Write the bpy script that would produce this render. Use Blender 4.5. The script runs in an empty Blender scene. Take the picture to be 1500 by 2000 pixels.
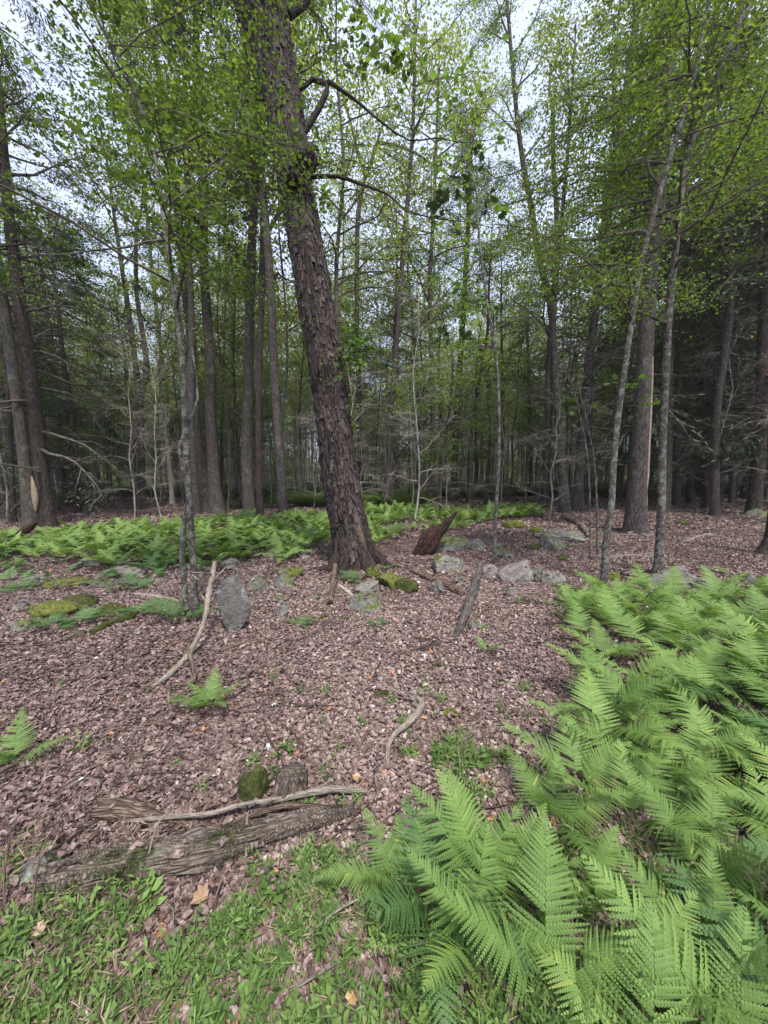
import bpy, math, random
import numpy as np
from math import radians as R, pi, sin, cos, tan, atan, sqrt

rng = np.random.default_rng(7)
random.seed(7)
S = bpy.context.scene
COL = S.collection

# ------------------------------------------------------------------ camera
CAMZ, F, PITCH = 1.55, 722.0, atan(80.0 / 722.0)
cam = bpy.data.objects.new('camera', bpy.data.cameras.new('camera'))
COL.objects.link(cam)
S.camera = cam
cam.location = (0, 0, CAMZ)
cam.rotation_euler = (pi / 2 - PITCH, 0, 0)
cam.data.sensor_fit = 'VERTICAL'
cam.data.sensor_height = 36.0
cam.data.lens = 36.0 * F / 2000.0
cam.data.clip_start = 0.05
cam.data.clip_end = 1500

# ------------------------------------------------------------------ world, sun, exposure
SUN_EL, SUN_AZ = R(62), R(160)
W = bpy.data.worlds.new('World')
S.world = W
W.use_nodes = True
nt = W.node_tree
nt.nodes.clear()
out = nt.nodes.new('ShaderNodeOutputWorld')
bg = nt.nodes.new('ShaderNodeBackground')
sky = nt.nodes.new('ShaderNodeTexSky')
sky.sky_type = 'NISHITA'
sky.sun_disc = False
sky.sun_elevation = SUN_EL
sky.sun_rotation = SUN_AZ
sky.air_density = 1.0
sky.dust_density = 2.0
tc = nt.nodes.new('ShaderNodeTexCoord')
cl = nt.nodes.new('ShaderNodeTexNoise')
cl.inputs['Scale'].default_value = 2.2
cl.inputs['Detail'].default_value = 5
rp = nt.nodes.new('ShaderNodeMapRange')
rp.inputs['From Min'].default_value = 0.3
rp.inputs['From Max'].default_value = 0.7
rp.inputs['To Min'].default_value = 0.62
rp.inputs['To Max'].default_value = 0.95
mx = nt.nodes.new('ShaderNodeMix')
mx.data_type = 'RGBA'
mx.inputs['B'].default_value = (3.6, 3.95, 5.3, 1)       # thin bright cloud
nt.links.new(tc.outputs['Generated'], cl.inputs['Vector'])
nt.links.new(cl.outputs['Fac'], rp.inputs['Value'])
nt.links.new(rp.outputs['Result'], mx.inputs['Factor'])
nt.links.new(sky.outputs['Color'], mx.inputs['A'])
nt.links.new(mx.outputs['Result'], bg.inputs['Color'])
bg.inputs['Strength'].default_value = 0.10
nt.links.new(bg.outputs['Background'], out.inputs['Surface'])

sl = bpy.data.lights.new('sun', 'SUN')
sl.energy = 2.2
sl.angle = R(7)
sl.color = (1.0, 0.96, 0.90)
sun = bpy.data.objects.new('sun', sl)
COL.objects.link(sun)
# sky sun_rotation is measured from +Y clockwise seen from above
sd = np.array([sin(SUN_AZ) * cos(SUN_EL), cos(SUN_AZ) * cos(SUN_EL), sin(SUN_EL)])
import mathutils
sun.rotation_euler = mathutils.Vector(sd).to_track_quat('Z', 'Y').to_euler()
S.view_settings.view_transform = 'Standard'
S.view_settings.look = 'None'
S.view_settings.gamma = 1.0
S.view_settings.exposure = 1.55
S.view_settings.use_curve_mapping = False
S.cycles.max_bounces = 7
S.cycles.diffuse_bounces = 4
S.cycles.transmission_bounces = 5
S.cycles.glossy_bounces = 2
S.cycles.use_adaptive_sampling = True
S.cycles.adaptive_threshold = 0.015

# ------------------------------------------------------------------ maths helpers
def nrm(v):
    v = np.asarray(v, float)
    return v / np.maximum(np.linalg.norm(v, axis=-1, keepdims=True), 1e-9)

def _hash(ix, iy, iz, seed):
    h = (ix.astype(np.int64) * 374761393 + iy.astype(np.int64) * 668265263 + iz.astype(np.int64) * 2147483647 + seed * 974711) & 0xffffffff
    h = ((h ^ (h >> 13)) * 1274126177) & 0xffffffff
    h = ((h ^ (h >> 16)) * 2246822519) & 0xffffffff
    return ((h ^ (h >> 15)) & 0xffffff) / float(0xffffff) * 2 - 1

def vn(P, seed=0):
    P = np.asarray(P, float)
    i = np.floor(P)
    f = P - i
    f = f * f * (3 - 2 * f)
    i = i.astype(np.int64)
    r = 0
    for a in (0, 1):
        for b in (0, 1):
            for c in (0, 1):
                w = (f[:, 0] if a else 1 - f[:, 0]) * (f[:, 1] if b else 1 - f[:, 1]) * (f[:, 2] if c else 1 - f[:, 2])
                r = r + w * _hash(i[:, 0] + a, i[:, 1] + b, i[:, 2] + c, seed)
    return r

def fbm(P, o=4, seed=0):
    P = np.asarray(P, float)
    r, a = 0, 1.0
    for k in range(o):
        r = r + a * vn(P, seed + 17 * k)
        P = P * 2.03
        a *= 0.5
    return r

def Hn(x, y):
    x = np.atleast_1d(np.asarray(x, float)); y = np.atleast_1d(np.asarray(y, float))
    z = np.zeros_like(x)
    h = 0.045 * vn(np.stack([x / 0.9, y / 0.9, z], 1), 3) + 0.10 * vn(np.stack([x / 3.1, y / 3.1, z], 1), 5)
    d = np.hypot(x, y)
    h = h * np.clip((d - 0.4) / 2.0, 0.25, 1)
    h = h * np.clip(1.6 - d / 14, 0.45, 1) + 0.07 * vn(np.stack([x / 9.0, y / 9.0, z], 1), 9) * np.clip((d - 7) / 8, 0, 1)
    h = h + 0.009 * np.clip(d - 14, 0, 60)
    return h

def H(x, y):
    return float(Hn(x, y)[0])

def ray(u, v):
    a, b = (u - 750) / F, (1000 - v) / F
    return np.array([a, cos(PITCH) + b * sin(PITCH), -sin(PITCH) + b * cos(PITCH)])

def G(u, v):
    """ground point under a photo pixel"""
    d = ray(u, v)
    z = 0.0
    for _ in range(12):
        t = (z - CAMZ) / d[2]
        p = d * t
        z = 0.5 * z + 0.5 * H(p[0], p[1])
    return np.array([p[0], p[1], H(p[0], p[1])])

def P(u, v, Y):
    d = ray(u, v)
    t = Y / d[1]
    return np.array([0, 0, CAMZ]) + d * t

def pix(X, Y, Z):
    """photo pixel of world points"""
    z = Z - CAMZ
    dep = Y * cos(PITCH) - z * sin(PITCH)
    up = Y * sin(PITCH) + z * cos(PITCH)
    return 750 + F * X / dep, 1000 - F * up / dep

def inpoly(u, v, poly):
    poly = np.asarray(poly, float)
    c = np.zeros(len(u), bool)
    j = len(poly) - 1
    for i in range(len(poly)):
        xi, yi = poly[i]; xj, yj = poly[j]
        m = ((yi > v) != (yj > v)) & (u < (xj - xi) * (v - yi) / (yj - yi + 1e-12) + xi)
        c ^= m
        j = i
    return c

def smooth_line(pts, rad, step):
    """Catmull-Rom resample"""
    pts = np.asarray(pts, float); rad = np.asarray(rad, float)
    if len(pts) < 3:
        n = max(2, int(np.linalg.norm(pts[-1] - pts[0]) / step) + 1)
        t = np.linspace(0, 1, n)[:, None]
        return pts[0] * (1 - t) + pts[-1] * t, rad[0] * (1 - t[:, 0]) + rad[-1] * t[:, 0]
    X = np.concatenate([pts, rad[:, None]], 1)
    E = np.vstack([2 * X[0] - X[1], X, 2 * X[-1] - X[-2]])
    o = []
    for i in range(len(X) - 1):
        p0, p1, p2, p3 = E[i], E[i + 1], E[i + 2], E[i + 3]
        n = max(1, int(round(np.linalg.norm(p2[:3] - p1[:3]) / step)))
        t = (np.arange(n) / n)[:, None]
        o.append(0.5 * ((2 * p1) + (-p0 + p2) * t + (2 * p0 - 5 * p1 + 4 * p2 - p3) * t ** 2 + (-p0 + 3 * p1 - 3 * p2 + p3) * t ** 3))
    o.append(X[-1:])
    o = np.vstack(o)
    return o[:, :3], np.maximum(o[:, 3], 0.001)

def frames(pts):
    t = np.gradient(pts, axis=0)
    t = nrm(t)
    m = nrm(t.mean(0))
    ref = np.array([1.0, 0, 0]) if abs(m[0]) < 0.7 else np.array([0, 1.0, 0])
    b = nrm(np.cross(t, ref))
    a = nrm(np.cross(b, t))
    return t, a, b

class MB:
    def __init__(s):
        s.V = []; s.Q = []; s.T = []; s.tq = []; s.tt = []; s.n = 0; s.B = []
    def add(s, V, Q=None, T=None, tint=0.5, bk=None):
        V = np.asarray(V, float).reshape(-1, 3)
        s.V.append(V); s.B.append(V if bk is None else bk)
        if Q is not None and len(Q):
            Q = np.asarray(Q); s.Q.append(Q + s.n); s.tq.append(np.broadcast_to(np.asarray(tint, float), (len(Q),)))
        if T is not None and len(T):
            T = np.asarray(T); s.T.append(T + s.n); s.tt.append(np.broadcast_to(np.asarray(tint, float), (len(T),)))
        s.n += len(V)
    def tube(s, pts, rad, sides=5, cap=True, tint=0.5):
        pts = np.asarray(pts, float); rad = np.asarray(rad, float)
        t, a, b = frames(pts)
        th = np.arange(sides) * 2 * pi / sides
        ring = pts[:, None, :] + rad[:, None, None] * (np.cos(th)[None, :, None] * a[:, None, :] + np.sin(th)[None, :, None] * b[:, None, :])
        n = len(pts)
        i = np.arange(n - 1)[:, None] * sides; j = np.arange(sides)[None, :]; k = (j + 1) % sides
        Q = np.stack([i + j, i + k, i + sides + k, i + sides + j], -1).reshape(-1, 4)
        V = ring.reshape(-1, 3)
        T = None
        if cap:
            V = np.vstack([V, pts[0], pts[-1]])
            jj = np.arange(sides); kk = (jj + 1) % sides; e = (n - 1) * sides
            T = np.vstack([np.stack([kk, jj, np.full(sides, n * sides)], 1), np.stack([e + jj, e + kk, np.full(sides, n * sides + 1)], 1)])
        L_ = np.concatenate([[0], np.cumsum(np.linalg.norm(np.diff(pts, axis=0), axis=1))])
        bk = np.stack([np.cos(th)[None, :] * rad[:, None], np.sin(th)[None, :] * rad[:, None], np.repeat(L_[:, None], sides, 1)], -1).reshape(-1, 3)
        if cap: bk = np.vstack([bk, [0, 0, L_[0]], [0, 0, L_[-1]]])
        s.add(V, Q, T, tint, bk)
    def leaves(s, Pc, D, Nn, L, Wd, tint, fold=0.25):
        """folded diamond leaves"""
        D = nrm(D); sd = nrm(np.cross(D, Nn)); up = np.cross(sd, D)
        n = len(Pc); L = np.broadcast_to(L, (n,))[:, None]; Wd = np.broadcast_to(Wd, (n,))[:, None]
        m = Pc + D * L * 0.42
        V = np.stack([Pc, m + sd * Wd * 0.5 + up * Wd * fold, Pc + D * L, m - sd * Wd * 0.5 + up * Wd * fold], 1).reshape(-1, 3)
        i = np.arange(n)[:, None] * 4
        T = np.concatenate([i + np.array([[0, 1, 2]]), i + np.array([[0, 2, 3]])], 1).reshape(-1, 3)
        s.add(V, None, T, np.repeat(np.broadcast_to(tint, (n,)), 2))
    def mesh(s, name, mat, smooth=True):
        V = np.vstack(s.V)
        Q = np.vstack(s.Q) if s.Q else np.zeros((0, 4), int)
        T = np.vstack(s.T) if s.T else np.zeros((0, 3), int)
        me = bpy.data.meshes.new(name)
        me.vertices.add(len(V)); me.vertices.foreach_set('co', V.astype(np.float32).ravel())
        nl = Q.size + T.size
        me.loops.add(nl)
        me.loops.foreach_set('vertex_index', np.concatenate([Q.ravel(), T.ravel()]).astype(np.int32))
        nf = len(Q) + len(T)
        me.polygons.add(nf)
        st = np.concatenate([np.arange(len(Q)) * 4, Q.size + np.arange(len(T)) * 3]).astype(np.int32)
        me.polygons.foreach_set('loop_start', st)
        me.update(calc_edges=True)
        me.validate()
        tn = np.concatenate(s.tq + s.tt) if (s.tq or s.tt) else np.zeros(0)
        if len(tn) == len(me.polygons):
            at = me.attributes.new('tint', 'FLOAT', 'FACE')
            at.data.foreach_set('value', tn.astype(np.float32))
        ab = me.attributes.new('bk', 'FLOAT_VECTOR', 'POINT')
        ab.data.foreach_set('vector', np.vstack(s.B).astype(np.float32).ravel())
        me.polygons.foreach_set('use_smooth', np.full(len(me.polygons), smooth))
        if mat: me.materials.append(mat)
        return me

def obj(name, data, parent=None, loc=None, rot=None, scl=None, **kw):
    if isinstance(data, tuple):
        data = data[0].mesh(name, *data[1:])
    o = bpy.data.objects.new(name, data)
    COL.objects.link(o)
    if parent is not None: o.parent = parent
    if loc is not None: o.location = loc
    if rot is not None: o.rotation_euler = rot
    if scl is not None: o.scale = (scl,) * 3 if np.isscalar(scl) else scl
    for k, v in kw.items(): o[k] = v
    return o

def thing(name, loc, label, category, group=None, rot=None, scl=None):
    o = obj(name, None, loc=loc, rot=rot, scl=scl, label=label, category=category)
    o.empty_display_size = 0.2
    if group: o['group'] = group
    return o

def copy_tree(o, parent=None):
    c = o.copy()
    COL.objects.link(c)
    if parent is not None: c.parent = parent
    for ch in KIDS.get(o.name, []):
        copy_tree(ch, c)
    return c
KIDS = {}
def part(name, data, root, **kw):
    o = obj(name, data, root, **kw)
    KIDS.setdefault(root.name, []).append(o)
    return o

# ------------------------------------------------------------------ materials
def nodes(name):
    m = bpy.data.materials.new(name)
    m.use_nodes = True
    t = m.node_tree
    t.nodes.clear()
    return m, t

def nd(t, typ, ins=None, **at):
    n = t.nodes.new(typ)
    for k, v in at.items(): setattr(n, k, v)
    for k, v in (ins or {}).items():
        if isinstance(v, tuple) and len(v) == 2 and hasattr(v[0], 'outputs'):
            t.links.new(v[0].outputs[v[1]], n.inputs[k])
        else:
            n.inputs[k].default_value = v
    return n

def ramp(t, fac, stops):
    n = t.nodes.new('ShaderNodeValToRGB')
    t.links.new(fac[0].outputs[fac[1]], n.inputs['Fac'])
    e = n.color_ramp.elements
    while len(e) < len(stops): e.new(0.5)
    for x, (p, c) in zip(e, stops):
        x.position = p; x.color = (*c, 1)
    return n

def mixc(t, f, a, b, mode='MIX'):
    n = t.nodes.new('ShaderNodeMix')
    n.data_type = 'RGBA'; n.blend_type = mode
    for key, v in (('Factor', f), ('A', a), ('B', b)):
        s = n.inputs[key]
        if isinstance(v, tuple) and len(v) == 2: t.links.new(v[0].outputs[v[1]], s)
        elif np.isscalar(v): s.default_value = v
        else: s.default_value = (*v, 1)
    return n

def leaf_mat(name, dark, light, trans=0.35, rough=0.5, inst=False, tcol=None, spec=0.3, aged=None):
    m, t = nodes(name)
    a = nd(t, 'ShaderNodeAttribute', attribute_name='tint', attribute_type='INSTANCER' if inst else 'GEOMETRY')
    oi = nd(t, 'ShaderNodeObjectInfo')
    ad = nd(t, 'ShaderNodeMath', {0: (oi, 'Random'), 1: 0.5}, operation='MULTIPLY')
    a2 = nd(t, 'ShaderNodeMath', {0: (a, 'Fac'), 1: (ad, 'Value')}, operation='ADD')
    a3 = nd(t, 'ShaderNodeMath', {0: (a2, 'Value'), 1: 0.25}, operation='SUBTRACT')
    r = ramp(t, (a3, 'Value'), [(0.0, dark), (1.0, light)] if not aged else [(0.0, dark), (0.82, light), (0.98, aged)])
    b = nd(t, 'ShaderNodeBsdfPrincipled', {'Base Color': (r, 'Color'), 'Roughness': rough, 'Specular IOR Level': spec})
    tc_ = mixc(t, 1.0, (r, 'Color'), tcol or (1.25, 1.27, 0.5), 'MULTIPLY')
    tr = nd(t, 'ShaderNodeBsdfTranslucent', {'Color': (tc_, 'Result')})
    ms = nd(t, 'ShaderNodeMixShader', {0: trans, 1: (b, 'BSDF'), 2: (tr, 'BSDF')})
    o = nd(t, 'ShaderNodeOutputMaterial', {'Surface': (ms, 'Shader')})
    return m

def bark_mat(name, c0, c1, c2, sx=9.0, stretch=0.12, bump=0.6, lichen=None, lich_amt=0.55, lscale=4.0, moss=0.0, bd=0.02, sheen=None):
    m, t = nodes(name)
    tcn = nd(t, 'ShaderNodeTexCoord')
    bkn = nd(t, 'ShaderNodeAttribute', attribute_name='bk', attribute_type='GEOMETRY')
    tnn = nd(t, 'ShaderNodeAttribute', attribute_name='tint', attribute_type='GEOMETRY')
    mp = nd(t, 'ShaderNodeMapping', {'Vector': (bkn, 'Vector'), 'Scale': (sx, sx, sx * stretch)})
    n1 = nd(t, 'ShaderNodeTexNoise', {'Vector': (mp, 'Vector'), 'Scale': 2.2, 'Detail': 8.0, 'Roughness': 0.7, 'Distortion': 0.15})
    vo = nd(t, 'ShaderNodeTexVoronoi', {'Vector': (mp, 'Vector'), 'Scale': 3.0, 'Randomness': 1.0}, feature='DISTANCE_TO_EDGE')
    vr = nd(t, 'ShaderNodeMapRange', {'Value': (vo, 'Distance'), 'From Min': 0.0, 'From Max': 0.25})
    mu = nd(t, 'ShaderNodeMath', {0: (n1, 'Fac'), 1: (vr, 'Result')}, operation='MULTIPLY_ADD')
    mu.inputs[1].default_value = 0.0
    t.links.new(vr.outputs['Result'], mu.inputs[1]); t.links.new(n1.outputs['Fac'], mu.inputs[2])
    t.links.new(n1.outputs['Fac'], mu.inputs[0])
    sc = nd(t, 'ShaderNodeMath', {0: (mu, 'Value'), 1: 0.75}, operation='MULTIPLY')
    r = ramp(t, (sc, 'Value'), [(0.28, c0), (0.5, c1), (0.75, c2)])
    tm_ = nd(t, 'ShaderNodeMapRange', {'Value': (tnn, 'Fac'), 'From Min': 0.0, 'From Max': 1.0, 'To Min': 0.45, 'To Max': 1.55})
    hs = nd(t, 'ShaderNodeHueSaturation', {'Color': (r, 'Color'), 'Value': (tm_, 'Result')})
    n2 = nd(t, 'ShaderNodeTexNoise', {'Vector': (tcn, 'Object'), 'Scale': lscale, 'Detail': 6.0, 'Roughness': 0.7})
    v2 = nd(t, 'ShaderNodeMapRange', {'Value': (n2, 'Fac'), 'From Min': 0.3, 'From Max': 0.7, 'To Min': 0.62, 'To Max': 1.3})
    hv = nd(t, 'ShaderNodeHueSaturation', {'Color': (hs, 'Color'), 'Value': (v2, 'Result')})
    col = (hv, 'Color')
    if lichen:
        lr = nd(t, 'ShaderNodeMapRange', {'Value': (n2, 'Fac'), 'From Min': lich_amt, 'From Max': lich_amt + 0.06})
        x = mixc(t, (lr, 'Result'), col, lichen); col = (x, 'Result')
    if moss > 0:
        n3 = nd(t, 'ShaderNodeTexNoise', {'Vector': (tcn, 'Object'), 'Scale': 5.0, 'Detail': 7.0, 'Roughness': 0.75})
        mr = nd(t, 'ShaderNodeMapRange', {'Value': (n3, 'Fac'), 'From Min': 0.62 - moss * 0.3, 'From Max': 0.72 - moss * 0.3})
        nm_ = nd(t, 'ShaderNodeTexNoise', {'Vector': (tcn, 'Object'), 'Scale': 45.0, 'Detail': 4.0})
        mc_ = ramp(t, (nm_, 'Fac'), [(0.3, (0.022, 0.026, 0.008)), (0.7, (0.085, 0.092, 0.026))])
        x = mixc(t, (mr, 'Result'), col, (mc_, 'Color')); col = (x, 'Result')
    nf = nd(t, 'ShaderNodeTexNoise', {'Vector': (tcn, 'Object'), 'Scale': 60.0, 'Detail': 4.0})
    ad = nd(t, 'ShaderNodeMath', {0: (nf, 'Fac'), 1: 0.35, 2: (sc, 'Value')}, operation='MULTIPLY_ADD')
    bp = nd(t, 'ShaderNodeBump', {'Height': (ad, 'Value'), 'Strength': bump, 'Distance': bd})
    b = nd(t, 'ShaderNodeBsdfPrincipled', {'Base Color': col, 'Roughness': 0.85, 'Specular IOR Level': 0.25, 'Normal': (bp, 'Normal')})
    nd(t, 'ShaderNodeOutputMaterial', {'Surface': (b, 'BSDF')})
    return m

def rock_mat(name, c0, c1, moss_lo, moss_hi, mossc=(0.07, 0.085, 0.02)):
    m, t = nodes(name)
    tcn = nd(t, 'ShaderNodeTexCoord')
    n1 = nd(t, 'ShaderNodeTexNoise', {'Vector': (tcn, 'Object'), 'Scale': 9.0, 'Detail': 9.0, 'Roughness': 0.7})
    r = ramp(t, (n1, 'Fac'), [(0.3, c0), (0.52, c1), (0.72, tuple(min(1, 1.45 * c) for c in c1))])
    n2 = nd(t, 'ShaderNodeTexNoise', {'Vector': (tcn, 'Object'), 'Scale': 5.5, 'Detail': 8.0, 'Roughness': 0.8})
    lr = nd(t, 'ShaderNodeMapRange', {'Value': (n2, 'Fac'), 'From Min': 0.56, 'From Max': 0.6})
    x = mixc(t, (lr, 'Result'), (r, 'Color'), (0.25, 0.27, 0.23))
    ge = nd(t, 'ShaderNodeNewGeometry')
    sp = nd(t, 'ShaderNodeSeparateXYZ', {'Vector': (ge, 'Normal')})
    n3 = nd(t, 'ShaderNodeTexNoise', {'Vector': (tcn, 'Object'), 'Scale': 6.0, 'Detail': 9.0, 'Roughness': 0.75})
    s2 = nd(t, 'ShaderNodeMath', {0: (sp, 'Z'), 1: 0.25, 2: (n3, 'Fac')}, operation='MULTIPLY_ADD')
    mr = nd(t, 'ShaderNodeMapRange', {'Value': (s2, 'Value'), 'From Min': moss_lo, 'From Max': moss_hi})
    nc = nd(t, 'ShaderNodeTexNoise', {'Vector': (tcn, 'Object'), 'Scale': 40.0, 'Detail': 5.0})
    mc = ramp(t, (nc, 'Fac'), [(0.3, tuple(0.45 * c for c in mossc)), (0.7, tuple(1.7 * c for c in mossc))])
    y = mixc(t, (mr, 'Result'), (x, 'Result'), (mc, 'Color'))
    ad = nd(t, 'ShaderNodeMath', {0: (nc, 'Fac'), 1: 0.5, 2: (n1, 'Fac')}, operation='MULTIPLY_ADD')
    bp = nd(t, 'ShaderNodeBump', {'Height': (ad, 'Value'), 'Strength': 0.8, 'Distance': 0.03})
    b = nd(t, 'ShaderNodeBsdfPrincipled', {'Base Color': (y, 'Result'), 'Roughness': 0.9, 'Specular IOR Level': 0.2, 'Normal': (bp, 'Normal')})
    nd(t, 'ShaderNodeOutputMaterial', {'Surface': (b, 'BSDF')})
    return m

def ground_mat():
    m, t = nodes('leaf_litter_ground')
    tcn = nd(t, 'ShaderNodeTexCoord')
    vo = nd(t, 'ShaderNodeTexVoronoi', {'Vector': (tcn, 'Object'), 'Scale': 30.0, 'Randomness': 1.0})
    n0 = nd(t, 'ShaderNodeTexNoise', {'Vector': (tcn, 'Object'), 'Scale': 14.0, 'Detail': 6.0, 'Roughness': 0.7})
    sp = nd(t, 'ShaderNodeSeparateColor', {'Color': (vo, 'Color')})
    s = nd(t, 'ShaderNodeMath', {0: (sp, 'Red'), 1: 0.6, 2: (n0, 'Fac')}, operation='MULTIPLY_ADD')
    s = nd(t, 'ShaderNodeMath', {0: (s, 'Value'), 1: 0.3}, operation='SUBTRACT')
    r = ramp(t, (s, 'Value'), [(0.15, (0.030, 0.018, 0.017)), (0.4, (0.115, 0.070, 0.067)), (0.62, (0.21, 0.135, 0.128)), (0.85, (0.36, 0.26, 0.25))])
    n2 = nd(t, 'ShaderNodeTexNoise', {'Vector': (tcn, 'Object'), 'Scale': 0.9, 'Detail': 8.0, 'Roughness': 0.75})
    mr = nd(t, 'ShaderNodeMapRange', {'Value': (n2, 'Fac'), 'From Min': 0.60, 'From Max': 0.68})
    nm = nd(t, 'ShaderNodeTexNoise', {'Vector': (tcn, 'Object'), 'Scale': 30.0, 'Detail': 4.0})
    mo = ramp(t, (nm, 'Fac'), [(0.3, (0.03, 0.035, 0.012)), (0.7, (0.10, 0.11, 0.03))])
    x = mixc(t, (mr, 'Result'), (r, 'Color'), (mo, 'Color'))
    vd = nd(t, 'ShaderNodeMath', {0: (vo, 'Distance'), 1: (n0, 'Fac')}, operation='ADD')
    bp = nd(t, 'ShaderNodeBump', {'Height': (vd, 'Value'), 'Strength': 0.9, 'Distance': 0.03})
    b = nd(t, 'ShaderNodeBsdfPrincipled', {'Base Color': (x, 'Result'), 'Roughness': 0.8, 'Specular IOR Level': 0.3, 'Normal': (bp, 'Normal')})
    nd(t, 'ShaderNodeOutputMaterial', {'Surface': (b, 'BSDF')})
    return m

def litter_mat():
    m, t = nodes('dead_leaf')
    a = nd(t, 'ShaderNodeAttribute', attribute_name='tint', attribute_type='INSTANCER')
    tcn = nd(t, 'ShaderNodeTexCoord')
    n0 = nd(t, 'ShaderNodeTexNoise', {'Vector': (tcn, 'Object'), 'Scale': 30.0, 'Detail': 4.0})
    r = ramp(t, (a, 'Fac'), [(0.0, (0.032, 0.019, 0.017)), (0.25, (0.115, 0.074, 0.062)), (0.5, (0.185, 0.122, 0.108)), (0.75, (0.285, 0.205, 0.183)), (0.93, (0.46, 0.37, 0.34)), (0.955, (0.40, 0.17, 0.07)), (0.98, (0.45, 0.22, 0.10)), (0.985, (0.55, 0.52, 0.46))])
    x = mixc(t, 0.5, (r, 'Color'), (n0, 'Color'), 'OVERLAY')
    h = nd(t, 'ShaderNodeHueSaturation', {'Color': (x, 'Result'), 'Saturation': 0.95})
    y = mixc(t, 0.55, (r, 'Color'), (h, 'Color'))
    b = nd(t, 'ShaderNodeBsdfPrincipled', {'Base Color': (r, 'Color'), 'Roughness': 0.5, 'Specular IOR Level': 0.45})
    tr = nd(t, 'ShaderNodeBsdfTranslucent', {'Color': (r, 'Color')})
    ms = nd(t, 'ShaderNodeMixShader', {0: 0.12, 1: (b, 'BSDF'), 2: (tr, 'BSDF')})
    nd(t, 'ShaderNodeOutputMaterial', {'Surface': (ms, 'Shader')})
    return m

M = {}
M['ground'] = ground_mat()
M['litter'] = litter_mat()
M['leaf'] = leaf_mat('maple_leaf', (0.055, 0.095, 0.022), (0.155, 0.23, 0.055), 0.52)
M['leaf_far_lit'] = leaf_mat('far_canopy_leaf_lit', (0.11, 0.15, 0.045), (0.26, 0.32, 0.11), 0.55)  # leaf green lightened: backlight of the deep woods put into the colour
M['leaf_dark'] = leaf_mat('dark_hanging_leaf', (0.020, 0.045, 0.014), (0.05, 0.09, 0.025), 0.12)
M['leaf_near'] = leaf_mat('low_maple_leaf', (0.06, 0.125, 0.025), (0.16, 0.27, 0.06), 0.45)
M['leaf_yellow'] = leaf_mat('yellow_green_leaf', (0.08, 0.13, 0.04), (0.18, 0.25, 0.09), 0.5)
M['hemlock'] = leaf_mat('hemlock_needles', (0.030, 0.046, 0.028), (0.075, 0.100, 0.060), 0.3, tcol=(1.1, 1.1, 0.8))
M['fern'] = leaf_mat('light_fern', (0.080, 0.155, 0.035), (0.215, 0.330, 0.085), 0.36, rough=0.6, aged=(0.29, 0.35, 0.08), tcol=(1.2, 1.2, 0.6))
M['fern_mid'] = leaf_mat('mid_fern', (0.10, 0.18, 0.042), (0.25, 0.345, 0.105), 0.38, rough=0.6)  # light fern made paler in colour to offset the canopy's shade
M['fern_dark'] = leaf_mat('blue_green_fern', (0.055, 0.115, 0.034), (0.110, 0.200, 0.060), 0.28, rough=0.55, tcol=(1.1, 1.2, 0.6))
M['grass'] = leaf_mat('stilt_grass', (0.065, 0.125, 0.030), (0.20, 0.30, 0.085), 0.32, inst=True)
M['straw'] = leaf_mat('dry_straw', (0.16, 0.11, 0.07), (0.36, 0.28, 0.19), 0.15, inst=True, tcol=(1, 1, 1))
M['stem'] = bark_mat('fern_stalk', (0.08, 0.09, 0.03), (0.12, 0.14, 0.05), (0.16, 0.17, 0.07), bump=0.1)
M['shag'] = bark_mat('shaggy_bark', (0.007, 0.004, 0.004), (0.026, 0.019, 0.016), (0.065, 0.050, 0.043), sx=11, stretch=0.12, bump=1.0, lichen=(0.065, 0.065, 0.048), lich_amt=0.68, bd=0.03)
M['shag2'] = bark_mat('bark_plates', (0.020, 0.014, 0.013), (0.054, 0.040, 0.037), (0.117, 0.093, 0.085), sx=18, stretch=0.12, bump=0.8)
M['grey'] = bark_mat('grey_bark', (0.016, 0.012, 0.010), (0.058, 0.048, 0.042), (0.127, 0.109, 0.097), sx=17, stretch=0.13, bump=0.9, lichen=(0.127, 0.127, 0.106), lich_amt=0.60)
M['greym'] = bark_mat('mossy_grey_bark', (0.018, 0.014, 0.011), (0.063, 0.054, 0.045), (0.138, 0.121, 0.104), sx=17, stretch=0.13, bump=0.9, lichen=(0.138, 0.144, 0.115), lich_amt=0.57, moss=0.25)
M['lichen'] = bark_mat('lichen_bark', (0.022, 0.018, 0.016), (0.075, 0.066, 0.056), (0.138, 0.125, 0.106), sx=20, stretch=0.4, bump=0.7, lichen=(0.187, 0.187, 0.159), lich_amt=0.50, lscale=14.0)
M['pale'] = bark_mat('pale_bark', (0.12, 0.10, 0.085), (0.30, 0.265, 0.22), (0.46, 0.41, 0.35), sx=14, stretch=0.4, bump=0.4, lichen=(0.12, 0.105, 0.09), lich_amt=0.60)
M['dark'] = bark_mat('dark_bark', (0.011, 0.009, 0.007), (0.041, 0.030, 0.025), (0.095, 0.075, 0.065), sx=16, stretch=0.13, bump=0.9)
M['twig'] = bark_mat('grey_twigs', (0.10, 0.09, 0.08), (0.20, 0.18, 0.16), (0.34, 0.31, 0.27), bump=0.2)
M['twigd'] = bark_mat('dark_twigs', (0.03, 0.024, 0.02), (0.075, 0.062, 0.053), (0.14, 0.12, 0.105), bump=0.2)
M['wood'] = bark_mat('rotting_wood', (0.040, 0.030, 0.023), (0.150, 0.117, 0.092), (0.29, 0.240, 0.195), sx=24, stretch=0.16, bump=1.0, moss=0.34, lichen=(0.20, 0.19, 0.15), lich_amt=0.60, bd=0.03)
M['stick'] = bark_mat('weathered_stick', (0.096, 0.076, 0.060), (0.224, 0.188, 0.152), (0.368, 0.320, 0.268), sx=45, stretch=0.10, bump=0.7)
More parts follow.
